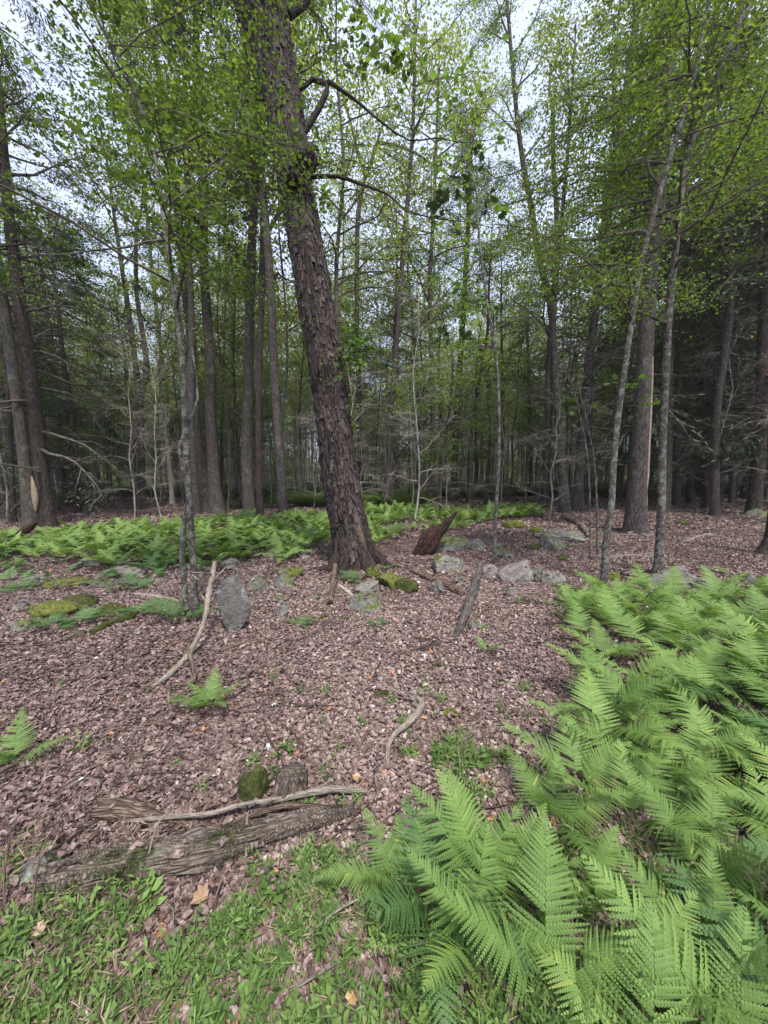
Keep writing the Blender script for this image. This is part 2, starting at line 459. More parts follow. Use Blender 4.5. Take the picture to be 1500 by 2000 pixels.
M['greywood'] = bark_mat('grey_dead_wood', (0.018, 0.014, 0.012), (0.080, 0.066, 0.058), (0.184, 0.160, 0.144), sx=34, stretch=0.08, bump=1.0)
M['brown'] = bark_mat('brown_dead_wood', (0.030, 0.019, 0.014), (0.12, 0.080, 0.058), (0.27, 0.20, 0.155), sx=34, stretch=0.09, bump=1.0)
M['red'] = bark_mat('red_brown_rotten_wood', (0.010, 0.005, 0.004), (0.050, 0.024, 0.017), (0.14, 0.078, 0.058), sx=26, stretch=0.10, bump=1.0, bd=0.04)
M['scar'] = bark_mat('bare_pale_wood', (0.173, 0.126, 0.086), (0.288, 0.223, 0.158), (0.403, 0.324, 0.238), sx=30, stretch=0.08, bump=0.6)
M['rock'] = rock_mat('grey_rock', (0.052, 0.048, 0.043), (0.128, 0.120, 0.110), 0.74, 0.84)
M['rockp'] = rock_mat('pale_rock', (0.080, 0.070, 0.064), (0.192, 0.172, 0.156), 0.72, 0.82)
M['rockm'] = rock_mat('mossy_rock', (0.068, 0.064, 0.058), (0.170, 0.162, 0.149), 0.60, 0.72)
M['moss'] = rock_mat('moss', (0.05, 0.045, 0.03), (0.10, 0.09, 0.05), 0.30, 0.42, (0.085, 0.095, 0.02))
M['mossd'] = rock_mat('dark_moss', (0.035, 0.03, 0.02), (0.06, 0.055, 0.03), 0.30, 0.42, (0.040, 0.048, 0.012))

# ------------------------------------------------------------------ ground
def grid_axis(lim, near, n_near, n_far):
    a = np.linspace(0, near, n_near)
    b = near * (lim / near) ** (np.arange(1, n_far + 1) / n_far)
    return np.concatenate([a, b])
ax = grid_axis(260, 9, 110, 60)
xs = np.concatenate([-ax[:0:-1], ax])
ys = np.concatenate([-grid_axis(60, 3, 10, 12)[:0:-1], grid_axis(320, 12, 150, 60)])
XX, YY = np.meshgrid(xs, ys)
ZZ = Hn(XX.ravel(), YY.ravel())
V = np.stack([XX.ravel(), YY.ravel(), ZZ], 1)
nx, ny = len(xs), len(ys)
i = np.arange(ny - 1)[:, None] * nx; j = np.arange(nx - 1)[None, :]
Q = np.stack([i + j, i + j + 1, i + nx + j + 1, i + nx + j], -1).reshape(-1, 4)
g = MB(); g.add(V, Q)
obj('ground', (g, M['ground']), kind='structure')

# ------------------------------------------------------------------ scatter with geometry nodes
def source_collection(name, meshes):
    c = bpy.data.collections.new(name)
    for k, me in enumerate(meshes):
        o = bpy.data.objects.new(f'{name}_{k:02d}', me)
        c.objects.link(o)
    return c

def scatter(name, pts, rot, scl, idx, tint, coll, **kw):
    me = bpy.data.meshes.new(name)
    n = len(pts)
    me.vertices.add(n); me.vertices.foreach_set('co', np.asarray(pts, np.float32).ravel())
    for nm, typ, key, arr in (('rot', 'FLOAT_VECTOR', 'vector', rot), ('scl', 'FLOAT', 'value', scl), ('idx', 'INT', 'value', idx), ('tint', 'FLOAT', 'value', tint)):
        a = me.attributes.new(nm, typ, 'POINT')
        a.data.foreach_set(key, np.asarray(arr, np.int32 if typ == 'INT' else np.float32).ravel())
    o = obj(name, me, kind='stuff', **kw)
    g = bpy.data.node_groups.new(name + '_nodes', 'GeometryNodeTree')
    g.interface.new_socket('Geometry', in_out='INPUT', socket_type='NodeSocketGeometry')
    g.interface.new_socket('Geometry', in_out='OUTPUT', socket_type='NodeSocketGeometry')
    gi = g.nodes.new('NodeGroupInput'); go = g.nodes.new('NodeGroupOutput')
    ip = g.nodes.new('GeometryNodeInstanceOnPoints')
    ci = g.nodes.new('GeometryNodeCollectionInfo')
    ci.inputs['Collection'].default_value = coll
    ci.inputs['Separate Children'].default_value = True
    ci.inputs['Reset Children'].default_value = True
    ip.inputs['Pick Instance'].default_value = True
    def na(nm, ty):
        n_ = g.nodes.new('GeometryNodeInputNamedAttribute')
        n_.data_type = ty; n_.inputs['Name'].default_value = nm
        return n_.outputs['Attribute']
    g.links.new(gi.outputs[0], ip.inputs['Points'])
    g.links.new(ci.outputs[0], ip.inputs['Instance'])
    g.links.new(na('idx', 'INT'), ip.inputs['Instance Index'])
    g.links.new(na('rot', 'FLOAT_VECTOR'), ip.inputs['Rotation'])
    g.links.new(na('scl', 'FLOAT'), ip.inputs['Scale'])
    g.links.new(ip.outputs[0], go.inputs[0])
    md = o.modifiers.new('scatter', 'NODES'); md.node_group = g
    return o

# ------------------------------------------------------------------ things made of wood: trunks
def trunk_mesh(pts, rad, base, mat, sides=20, step=0.12, rough=0.06, flare=0.5, flare_h=0.3, seed=1, vs=3.0, name='trunk', knobs=(), ridge=0.0):
    """rounded trunk with bark relief; pts in world space, mesh relative to base"""
    pts, rad = smooth_line(pts, rad, step)
    t, a, b = frames(pts)
    s = np.concatenate([[0], np.cumsum(np.linalg.norm(np.diff(pts, axis=0), axis=1))])
    th = np.arange(sides) * 2 * pi / sides
    TH, SS = np.meshgrid(th, s)
    RR = np.repeat(rad[:, None], sides, 1)
    q = np.stack([np.cos(TH).ravel() * 1.2 * vs, np.sin(TH).ravel() * 1.2 * vs, SS.ravel() * vs * 0.5], 1)
    n = fbm(q, 3, seed).reshape(TH.shape)
    RR = RR * (1 + rough * n)
    if ridge:
        q2 = np.stack([np.cos(TH).ravel() * 5.5, np.sin(TH).ravel() * 5.5, SS.ravel() * 1.6], 1)
        r2 = 1 - np.abs(fbm(q2, 3, seed + 5)).reshape(TH.shape) * 1.6
        RR = RR + ridge * r2
    r_ = np.random.default_rng(seed)
    lob = sum(np.cos(k * TH + r_.uniform(0, 6)) * w for k, w in ((2, .25), (3, .35), (5, .3)))
    RR = RR * (1 + flare * np.exp(-SS / flare_h) * (0.75 + 0.6 * lob))
    for (ks, kth, kr, ka) in knobs:
        dth = np.angle(np.exp(1j * (TH - kth)))
        RR = RR + ka * np.exp(-((SS - ks) / kr) ** 2 - (dth * rad[:, None] / kr) ** 2)
    V = pts[:, None, :] + RR[:, :, None] * (np.cos(TH)[:, :, None] * a[:, None, :] + np.sin(TH)[:, :, None] * b[:, None, :])
    m = len(pts)
    i = np.arange(m - 1)[:, None] * sides; j = np.arange(sides)[None, :]; k = (j + 1) % sides
    Q = np.stack([i + j, i + k, i + sides + k, i + sides + j], -1).reshape(-1, 4)
    jj = np.arange(sides); kk = (jj + 1) % sides; e = (m - 1) * sides
    mb = MB()
    bk = np.vstack([np.stack([np.cos(TH) * rad[:, None], np.sin(TH) * rad[:, None], SS], -1).reshape(-1, 3), [0, 0, s[-1]]]) + seed * 1.7
    mb.add(np.vstack([V.reshape(-1, 3), pts[-1] + t[-1] * rad[-1] * 0.4]) - base, Q, np.stack([e + jj, e + kk, np.full(sides, m * sides)], 1), 0.5, bk)
    return mb.mesh(name, mat)

def crown_parts(pts, rad, base, seed, start=0.35, nb=26, blen=(1.2, 3.4), elev=(10, 55), leaves=5000, leaf=(0.075, 0.05), kind='maple', spread=0.17,
                bm='twigd', lm='leaf', top=True, bare=0.0, dens_pow=1.0, drop=0.0, flat=0.45, sub=6, zmax=None):
    """branches and leaves hung on a trunk line; returns branch mesh and leaf mesh relative to base"""
    r = np.random.default_rng(seed)
    pts, rad = smooth_line(pts, rad, 0.4)
    s = np.concatenate([[0], np.cumsum(np.linalg.norm(np.diff(pts, axis=0), axis=1))]); L = s[-1]
    wood = MB(); LP = []; LD = []
    per = max(1, int(leaves / (nb * sub)))
    for bi in range(nb):
        f = start + (1 - start) * ((bi + r.uniform(0, 1)) / nb) ** dens_pow
        p0 = np.array([np.interp(f * L, s, pts[:, c]) for c in range(3)]); r0 = float(np.interp(f * L, s, rad))
        az = r.uniform(0, 2 * pi)
        el = R(r.uniform(*elev))
        ln = r.uniform(*blen) * (1.0 - 0.45 * max(0, f - 0.6) / 0.4)
        k = 6
        line = [p0]
        d = np.array([cos(az) * cos(el), sin(az) * cos(el), sin(el)])
        for q in range(k):
            d = nrm(d + r.normal(0, 0.16, 3) + np.array([0, 0, -0.05 - drop if kind != 'up' else 0.06]))
            line.append(line[-1] + d * ln / k)
        line = np.array(line)
        br = min(r0 * 0.55, 0.010 + 0.013 * ln)
        rr = np.linspace(br, 0.004, len(line))
        wood.tube(line - base, rr, 5, False)
        bareb = r.uniform() < bare
        for si in range(sub):
            g = 0.22 + 0.78 * (si + r.uniform(0, 1)) / sub
            x = g * k; i0 = min(int(x), k - 1)
            q0 = line[i0] + (line[i0 + 1] - line[i0]) * (x - i0)
            dd = nrm(line[i0 + 1] - line[i0])
            a2 = r.choice([-1, 1]) * r.uniform(0.5, 1.1)
            sd = np.array([dd[0] * cos(a2) - dd[1] * sin(a2), dd[0] * sin(a2) + dd[1] * cos(a2), dd[2] * 0.6 + r.normal(0, 0.15) - drop])
            sl_ = r.uniform(0.35, 0.5) * ln * (1.1 - 0.6 * g)
            sl_ = max(sl_, 0.35)
            l2 = [q0]
            sd = nrm(sd)
            for q in range(3):
                sd = nrm(sd + r.normal(0, 0.2, 3) + np.array([0, 0, -0.03]))
                l2.append(l2[-1] + sd * sl_ / 3)
            l2 = np.array(l2)
            wood.tube(l2 - base, np.linspace(max(0.004, br * 0.35), 0.002, 4), 3, False)
            if bareb or kind == 'bare':
                for _ in range(4):
                    c0 = l2[r.integers(1, 4)]
                    e1 = c0 + nrm(r.normal(0, 1, 3) + sd * 1.3) * r.uniform(0.15, 0.45)
                    wood.tube(np.array([c0, (c0 + e1) / 2 + r.normal(0, 0.02, 3), e1]) - base, [0.003, 0.002, 0.0012], 3, False)
                continue
            n = per
            tt = r.uniform(0.0, 1.15, n)
            c0 = l2[0] + (l2[-1] - l2[0]) * tt[:, None]
            if kind == 'hemlock':
                sgn = r.choice([-1, 1], n)
                lat = nrm(np.cross(sd, [0, 0, 1]))
                off = r.uniform(0, 0.26, n) * (1.15 - tt * 0.6)
                LP.append(c0 + lat * (sgn * off)[:, None] + np.stack([np.zeros(n), np.zeros(n), r.normal(0, 0.03, n) - off * 0.25], 1))
                LD.append(nrm(lat * sgn[:, None] + sd * 0.9 + r.normal(0, 0.15, (n, 3)) + np.array([0, 0, -0.2])))
            else:
                LP.append(c0 + r.normal(0, 1, (n, 3)) * np.array([spread, spread, spread * flat]) * (0.6 + 0.8 * tt[:, None]))
                LD.append(nrm(r.normal(0, 1, (n, 3)) * np.array([1, 1, 0.4]) + sd * 0.6 + np.array([0, 0, -0.45])))
    wm = wood.mesh('branches', M[bm])
    if not LP: return wm, None
    LP = np.vstack(LP); LD = np.vstack(LD); n = len(LP)
    lf = MB()
    nn = np.array([0, 0, 1.0]) + r.normal(0, 0.42, (n, 3))
    sz = r.uniform(0.7, 1.25, n)
    cl_ = vn(LP * 1.1, seed) * 0.25
    if kind == 'hemlock':
        lf.leaves(LP - base, LD, nn, leaf[0] * sz * 1.5, leaf[1] * sz * 0.8, np.clip(0.5 + cl_ + r.normal(0, .2, n), 0, 1), 0.05)
    else:
        lf.leaves(LP - base, LD, nn, leaf[0] * sz, leaf[1] * sz, np.clip(0.45 + cl_ + r.normal(0, .22, n), 0, 1))
    return wm, lf.mesh('crown', M[lm])

def hero_line(px, wpx, Y, ext=3.0, yl=0.0, ztop=None):
    """trunk centre line and radii from photo pixels at depth Y; continued beyond the frame"""
    pts = []; rad = []
    for (u, v), w in zip(px, wpx):
        p = P(u, v, Y)
        dep = p[1] * cos(PITCH) - (p[2] - CAMZ) * sin(PITCH)
        pts.append(p); rad.append(w * dep / F / 2)
    pts = np.array(pts); rad = np.array(rad)
    pts[:, 1] += (pts[:, 2] - pts[0, 2]) * yl
    if ext > 0:
        d = nrm(pts[-1] - pts[-2]); d = nrm(d + np.array([0, 0, 0.4]))
        for k in range(1, 4):
            pts = np.vstack([pts, pts[-1] + d * ext / 3 + rng.normal(0, 0.08, 3)]); rad = np.append(rad, rad[-1] * (0.72))
    return pts, rad

def hero(name, label, cat, px, wpx, mat, seed, Y=None, crown=None, sides=16, flare=0.45, rough=0.07, ext=3.0, group=None, ridge=0.0, forks=(), step=0.15, scars=(), knobs=(), flare_h=0.3):
    b = G(*px[0])
    if Y is None: Y = b[1]
    else: b = np.array([P(px[0][0], px[0][1], Y)[0], Y, 0]); b[2] = H(b[0], b[1])
    pts, rad = hero_line(px, wpx, Y, ext)
    pts[0] = [b[0], b[1], b[2] - 0.08]
    root = thing(name, tuple(b), label, cat, group)
    part('trunk', trunk_mesh(pts, rad, b, mat, sides, step, rough, flare, flare_h, seed, ridge=ridge, knobs=knobs), root)
    for fp, fw in forks:
        fpts, frad = hero_line(fp, fw, Y, 1.5)
        fpts[1:, 1] += rng.uniform(-0.25, 0.25) * np.linspace(0.3, 1, len(fpts) - 1)
        part('limb', trunk_mesh(fpts, frad, b, mat, 8, 0.2, rough, 0.0, 0.3, seed + 3, name='limb'), root)
    for sp, sw in scars:      # bare wood where the bark has come away
        spx, srad = hero_line(sp, sw, Y, 0)
        spx[:, 1] -= 0.0
        # press onto the trunk surface
        pp, rr_ = smooth_line(pts, rad, 0.05)
        for q in range(len(spx)):
            c = pp[np.argmin(np.abs(pp[:, 2] - spx[q][2]))]; rc = rr_[np.argmin(np.abs(pp[:, 2] - spx[q][2]))]
            dx = spx[q][0] - c[0]
            spx[q][1] = c[1] - sqrt(max(0.0, (rc * 1.0) ** 2 - min(abs(dx), rc) ** 2))
        part('bare_wood', trunk_mesh(spx, srad, b, M['brown' if name == 'shagbark_tree' else 'scar'], 8, 0.06, 0.25, 0.0, 0.3, seed + 9, name='bare_wood'), root)
    if crown is not None:
        c = dict(seed=seed + 100); c.update(crown)
        if c.get('lm', 'leaf') == 'leaf': c['leaves'] = int(c['leaves'] * (3.6 if px[0][0] < 1000 else 2.1)); c['nb'] = int(c['nb'] * 1.25)
        wm, lm = crown_parts(pts, rad, b, **c)
        part('branches', wm, root)
        if lm: part('crown', lm, root)
    return root, pts, rad, b

# ---- the big leaning shaggy tree
px = [(692, 1100), (684, 1040), (668, 950), (652, 830), (634, 690), (616, 590), (598, 480), (578, 370), (563, 270), (549, 180), (528, 80), (508, 0), (480, -110), (460, -220)]
wp = [78, 68, 64, 62, 62, 61, 60, 60, 62, 67, 76, 96, 106, 98]
root, tp, tr, tb = hero('shagbark_tree', 'thick leaning shaggy-barked tree in the middle of the clearing', 'tree', px, wp, M['shag'], 11,
     sides=120, step=0.035, flare=0.42, flare_h=0.22, rough=0.07, ridge=0.022, ext=2.0, scars=[([(692, 985), (700, 1020), (708, 1050), (716, 1078)], [5, 12, 16, 12])],
     knobs=((3.2, -1.75, 0.15, 0.07), (3.05, -2.6, 0.12, 0.05), (1.86, 3.0, 0.10, 0.07), (1.58, -2.9, 0.08, 0.06), (1.1, 3.0, 0.08, 0.03), (6.5, -0.9, 0.2, 0.07), (4.6, 0.2, 0.12, 0.035)),
     forks=[([(592, 262), (625, 205), (640, 160), (610, 150), (585, 170)], [12, 12, 11, 9, 7]),
            ([(640, 158), (690, 190), (745, 235), (800, 270)], [8, 6, 4, 3]),
            ([(605, 345), (660, 350), (700, 365), (760, 390), (790, 420)], [9, 7, 6, 4, 3]),
            ([(565, 30), (585, 5), (620, -40)], [16, 14, 10])],
     crown=dict(start=0.80, nb=22, leaves=4200, blen=(1.5, 3.6), elev=(0, 45), leaf=(0.065, 0.048), lm='leaf'))
# curling bark plates, each a curved strip standing off the trunk
def plates(pts, rad, base, n, seed, smin, smax, fla=0.42, flh=0.22, mat='shag2', lnr=(0.07, 0.42), wdr=(0.016, 0.058), lift=1.0, name='bark_strips', thr=(0, 2 * pi), full=False):
    r = np.random.default_rng(seed)
    pp, rr = smooth_line(pts, rad, 0.03)
    t, a, b = frames(pp)
    s = np.concatenate([[0], np.cumsum(np.linalg.norm(np.diff(pp, axis=0), axis=1))])
    mb = MB()
    for k in range(n):
        s0 = r.uniform(smin, smax); th0 = r.uniform(*thr)
        ln = r.uniform(*lnr); wd = r.uniform(*wdr)
        m = 5
        lift0, lift1 = r.choice([(0.002, 0.028), (0.025, 0.004), (0.018, 0.018)], p=[0.35, 0.45, 0.2])
        lift0 *= lift; lift1 *= lift
        lift0 *= r.uniform(0.5, 1.5); lift1 *= r.uniform(0.5, 1.5)
        tw = r.normal(0, 0.12)
        V = []
        for q in range(m):
            f = q / (m - 1); ss = s0 + ln * f
            c = np.array([np.interp(ss, s, pp[:, x]) for x in range(3)]); R0 = float(np.interp(ss, s, rr)) * (1.0 if fla else 0.99) + 0.008 * lift
            i = min(np.searchsorted(s, ss), len(s) - 1)
            fl = 1 + fla * 0.75 * np.exp(-ss / flh)
            off = R0 * fl + (lift0 * (1 - f) ** 2 + lift1 * f ** 2)
            w = wd * (1 - 0.5 * abs(f - 0.45)) * r.uniform(0.75, 1.1)
            for e in (-0.5, 0.5):
                th = th0 + tw * f + e * w / R0
                for dr in (0.0, -0.010):
                    V.append(c + (off + dr) * (cos(th) * a[i] + sin(th) * b[i]))
        V = np.array(V) - base
        Q = []
        for q in range(m - 1):
            o_ = q * 4
            Q += [[o_, o_ + 2, o_ + 6, o_ + 4], [o_ + 1, o_ + 5, o_ + 7, o_ + 3], [o_, o_ + 4, o_ + 5, o_ + 1], [o_ + 2, o_ + 3, o_ + 7, o_ + 6]]
        Q += [[0, 1, 3, 2], [m * 4 - 4, m * 4 - 2, m * 4 - 1, m * 4 - 3]]
        mb.add(V, Q, None, np.clip(r.normal(0.5, 0.24), 0, 1))
    if full: return mb
    return mb.mesh(name, M[mat], False)
part('bark_strips', plates(tp, tr, tb, 4200, 4, 0.15, 9.2), root, kind='stuff')
for q, (ra, rl) in enumerate(((-2.6, 0.55), (-1.9, 0.75), (-1.1, 0.6), (-0.35, 0.7), (0.5, 0.5), (2.9, 0.5))):
    d_ = np.array([cos(ra), sin(ra), 0]); side_ = np.array([-sin(ra), cos(ra), 0])
    rp_ = [tb + d_ * 0.26 + np.array([0, 0, 0.34])]
    for f_ in (0.25, 0.55, 1.0):
        w_ = tb + d_ * (0.30 + rl * f_) + side_ * rng.normal(0, 0.05)
        w_[2] = H(w_[0], w_[1]) + 0.05 * (1 - f_) - 0.03 * f_
        rp_.append(w_)
    part('root', trunk_mesh(np.array(rp_), np.array([0.05, 0.085, 0.055, 0.015]), tb, M['shag'], 16, 0.04, 0.15, 0.0, 0.3, 300 + q, name='root', ridge=0.008), root)
# burl
def blob(r0, seed, sub=3, amp=0.25, fr=2.0, planes=0, squash=(1, 1, 1)):
    import bmesh
    bm = bmesh.new(); bmesh.ops.create_icosphere(bm, subdivisions=sub, radius=1.0)
    V = np.array([v.co[:] for v in bm.verts]); T = np.array([[v.index for v in f.verts] for f in bm.faces]); bm.free()
    r = np.random.default_rng(seed)
    for k in range(planes):
        n = nrm(r.normal(0, 1, 3)); d = r.uniform(0.48, 0.85)
        e = V @ n - d
        V = V - np.maximum(e, 0)[:, None] * n * 0.96
    V = V * (1 + amp * fbm(V * fr + seed * 3.1, 4, seed))[:, None]
    return V * np.array(squash) * r0, T
bu = MB()
V, T = blob(0.16, 8, 4, 0.3, 3.0); bc = P(596, 312, tb[1] - 0.32)
bu.add(V + bc - tb, None, T)
V, T = blob(0.13, 9, 4, 0.3, 3.0); bc = P(572, 345, tb[1] - 0.33)
bu.add(V + bc - tb, None, T)
part('burl', (bu, M['shag']), root)

# ---- other trees that stand near enough to be traced one by one
CR = dict
TL = [
 ('grey_tree', 'grey lichen-blotched tree at the far left edge in front of a dark hemlock', [(62, 1032), (45, 880), (28, 740), (8, 600), (-15, 450), (-40, 300)], [32, 24, 24, 22, 20, 18], 'greym', CR(start=0.45, nb=18, leaves=3800), []),
 ('hemlock_tree', 'dark thick hemlock trunk beside the grey tree at the far left', [(92, 1030), (78, 900), (60, 740), (40, 600), (15, 400), (0, 200)], [38, 32, 30, 28, 22, 16], 'dark', CR(start=0.12, nb=46, leaves=14000, kind='hemlock', lm='hemlock', leaf=(0.07, 0.03), blen=(1.6, 3.2), elev=(-18, 12), bm='twigd', drop=0.05), []),
 ('slim_tree', 'slim dark stem left of the two trees at the far left edge', [(27, 1022), (22, 900), (15, 760), (5, 620)], [12, 11, 10, 9], 'dark', None, []),
 ('forked_tree', 'slender grey tree forking low, standing alone at the back of the left clearing', [(277, 995), (276, 900), (272, 780), (262, 690), (250, 600), (236, 510), (220, 400)], [21, 17, 17, 13, 12, 10, 8], 'grey', CR(start=0.5, nb=16, leaves=3000), [([(272, 785), (284, 720), (274, 640), (262, 560), (262, 440)], [12, 11, 9, 8, 6])]),
 ('curved_grey_tree', 'tall grey tree leaning left, just left of the flared forked tree', [(404, 1000), (398, 930), (386, 850), (378, 750), (370, 640), (358, 530), (348, 420), (338, 330), (325, 220), (300, 100), (270, -20)], [34, 26, 22, 20, 20, 20, 18, 16, 14, 12, 9], 'greym', CR(start=0.5, nb=26, leaves=7000), []),
 ('flared_tree', 'tall tree with flared base and forked top, left of the pair of straight trunks', [(424, 1004), (416, 900), (412, 800), (410, 700), (403, 600), (398, 500), (397, 400), (392, 250), (384, 120), (382, -10)], [40, 28, 26, 24, 22, 22, 20, 19, 17, 15], 'grey', CR(start=0.42, nb=34, leaves=10000), [([(404, 318), (432, 262), (455, 215), (470, 160), (480, 60)], [14, 12, 10, 8, 6])]),
 ('straight_tree', 'straight brown tree trunk left of the leaning shaggy tree, left one of a close pair', [(488, 1005), (482, 900), (484, 780), (487, 650), (490, 520), (496, 400), (500, 300), (504, 200), (508, 60), (510, -60)], [32, 27, 25, 24, 22, 20, 18, 17, 15, 12], 'greym', CR(start=0.5, nb=28, leaves=8000), []),
 ('dark_tree', 'darker slimmer trunk, right one of the close pair left of the leaning shaggy tree', [(508, 1012), (506, 900), (505, 780), (508, 660), (512, 540), (514, 430), (512, 300), (516, 200), (520, 80)], [20, 17, 17, 17, 17, 15, 14, 12, 9], 'dark', CR(start=0.55, nb=18, leaves=4500), [([(512, 572), (528, 548), (543, 532), (548, 538)], [9, 8, 7, 4]), ([(512, 470), (535, 430), (556, 390), (590, 330)], [9, 8, 7, 6])]),
 ('thin_black_tree', 'thin blackish tree behind and right of the leaning shaggy tree', [(706, 975), (703, 860), (700, 740), (697, 620), (697, 500), (700, 420), (712, 350), (725, 318)], [15, 13, 12, 12, 12, 12, 11, 9], 'dark', CR(start=0.55, nb=18, leaves=1200, bare=0.6), [([(714, 345), (700, 300), (685, 240), (670, 180)], [9, 7, 5, 3]), ([(725, 320), (735, 285), (760, 283), (810, 300), (870, 340)], [8, 7, 6, 5, 3])]),
 ('grey_pole_tree', 'upright dark grey trunk in the mid distance right of centre', [(886, 978), (889, 880), (894, 780), (902, 660), (908, 560), (914, 450), (918, 330)], [21, 17, 16, 15, 14, 12, 10], 'dark', CR(start=0.5, nb=22, leaves=5500), []),
 ('slim_dark_tree', 'slim dark tree leaning right beside the upright trunk right of centre', [(914, 982), (918, 880), (928, 790), (940, 720), (952, 650), (955, 560)], [10, 9, 9, 9, 8, 6], 'dark', CR(start=0.5, nb=14, leaves=1800), []),
 ('bowed_tree', 'grey tree with trunk bowed left, forking behind the right-hand clearing', [(1066, 978), (1068, 880), (1076, 760), (1080, 660), (1072, 580), (1054, 510), (1040, 420), (1022, 320), (1010, 230), (1000, 120), (990, 0)], [22, 18, 17, 17, 17, 15, 14, 13, 12, 10, 8], 'grey', CR(start=0.45, nb=26, leaves=7500), [([(1078, 600), (1086, 520), (1088, 420), (1082, 320), (1080, 200)], [12, 11, 10, 9, 7])]),
 ('hollow_tree', 'left trunk of the twin trees joined at a hollow rotten base', [(1104, 1002), (1098, 920), (1090, 820), (1084, 720), (1080, 640)], [30, 22, 18, 16, 14], 'grey', CR(start=0.6, nb=10, leaves=1600), []),
 ('leaning_twin_tree', 'right trunk of the twin trees, leaning right and reaching the top', [(1128, 1000), (1132, 920), (1138, 840), (1148, 740), (1158, 640), (1172, 520), (1186, 400), (1200, 310), (1216, 220), (1232, 110), (1246, 0)], [28, 23, 21, 20, 20, 19, 18, 17, 16, 14, 12], 'grey', CR(start=0.4, nb=34, leaves=10000), []),
 ('cedar_like_tree', 'thick tree with stringy bark and long pale bare scars at the right', [(1240, 1042), (1244, 960), (1250, 860), (1256, 750), (1264, 620), (1274, 500), (1285, 390), (1294, 280), (1303, 170), (1312, 60), (1320, -40), (1330, -160)], [52, 42, 38, 37, 36, 33, 32, 30, 29, 28, 27, 24], 'grey', CR(start=0.42, nb=34, leaves=10000, elev=(-5, 45)), []),
 ('twin_stem_tree', 'tall dark tree close behind the scarred tree, bending to the right at the top', [(1300, 1000), (1304, 900), (1306, 760), (1308, 640), (1315, 520), (1328, 400), (1345, 290), (1368, 190), (1388, 100), (1402, 0)], [22, 19, 19, 19, 20, 19, 18, 16, 14, 12], 'greym', CR(start=0.4, nb=32, leaves=9500), []),
 ('dark_hemlock_tree', 'dark hemlock standing behind the right clearing with dead lower branches', [(1382, 972), (1384, 880), (1388, 760), (1392, 640), (1390, 500), (1388, 350)], [26, 22, 21, 18, 15, 11], 'dark', CR(start=0.25, nb=50, leaves=15000, kind='hemlock', lm='hemlock', leaf=(0.07, 0.03), blen=(1.5, 3.4), elev=(-18, 15), drop=0.04), []),
 ('black_hemlock_tree', 'nearly black hemlock trunk just left of the dark hemlock', [(1361, 955), (1362, 880), (1365, 780), (1368, 650), (1372, 480)], [20, 17, 16, 14, 10], 'dark', CR(start=0.3, nb=40, leaves=10000, kind='hemlock', lm='hemlock', leaf=(0.07, 0.03), blen=(1.5, 3.2), elev=(-18, 12), drop=0.04), []),
 ('edge_hemlock_tree', 'dark hemlock leaning right at the far right edge', [(1460, 975), (1468, 900), (1480, 800), (1492, 700), (1503, 600), (1515, 450)], [30, 25, 23, 21, 19, 14], 'dark', CR(start=0.3, nb=44, leaves=12000, kind='hemlock', lm='hemlock', leaf=(0.07, 0.03), blen=(1.5, 3.0), elev=(-18, 12), drop=0.04), []),
 ('reddish_tree', 'short reddish dark trunk left of the bowed tree', [(1037, 968), (1036, 880), (1034, 780), (1030, 660)], [12, 11, 10, 7], 'dark', CR(start=0.5, nb=18, leaves=4500, kind='hemlock', lm='hemlock', leaf=(0.07, 0.03), blen=(0.8, 1.8), elev=(-15, 10)), []),
 ('black_slim_tree', 'black slim trunk between the white-barked sapling and the scarred tree', [(1210, 958), (1212, 880), (1215, 760), (1222, 620)], [14, 13, 12, 9], 'dark', CR(start=0.35, nb=34, leaves=9000, kind='hemlock', lm='hemlock', leaf=(0.07, 0.03), blen=(1.0, 2.4), elev=(-15, 10)), []),
 ('pale_snag', 'pale broken snag left of the flared tree', [(337, 985), (330, 900), (318, 800), (311, 735), (313, 690)], [13, 11, 9, 8, 6], 'pale', CR(start=0.5, nb=8, leaves=0, kind='bare', blen=(0.4, 1.0)), []),
 ('pale_pole', 'pale slender pole of a tree left of the close pair of trunks', [(459, 968), (455, 880), (448, 780), (452, 690), (458, 600)], [9, 8, 7, 7, 5], 'pale', CR(start=0.55, nb=10, leaves=1000), []),
 ('speckled_tree', 'speckled grey tree in the mid distance right of the shaggy tree', [(817, 970), (817, 870), (816, 760), (808, 650), (800, 560)], [13, 11, 10, 9, 7], 'lichen', CR(start=0.5, nb=16, leaves=3500), []),
 ('brown_pole', 'brown slender pole tree just left of the speckled tree', [(776, 955), (777, 850), (776, 740), (774, 620)], [12, 10, 9, 7], 'dark', CR(start=0.5, nb=14, leaves=2600), []),
]
crown_defaults = dict(elev=(0, 45))
for k, (nm, lb, line, wd, mt, cr, forks) in enumerate(TL):
    sc = []
    if nm == 'cedar_like_tree':
        sc = [([(1266, 700), (1267, 740), (1265, 800), (1262, 870), (1260, 930), (1258, 960)], [3, 5, 6, 7, 7, 2]), ([(1252, 935), (1257, 985), (1260, 1000)], [2, 4, 2])]
    if nm == 'grey_tree':
        sc = [([(62, 930), (68, 970), (70, 1000)], [3, 12, 3])]
    if cr is not None:
        c = dict(crown_defaults); c.update(cr); cr = c
        if cr.get('lm', 'leaf') == 'leaf': cr['leaf'] = (0.070, 0.048)
    hero(nm, lb, 'tree', line, [w_ * 0.74 for w_ in wd], M[mt], 31 + k, crown=cr, forks=forks, scars=sc, sides=20 if wd[0] > 25 else 10, ridge=0.006 if wd[0] > 25 else 0.0)

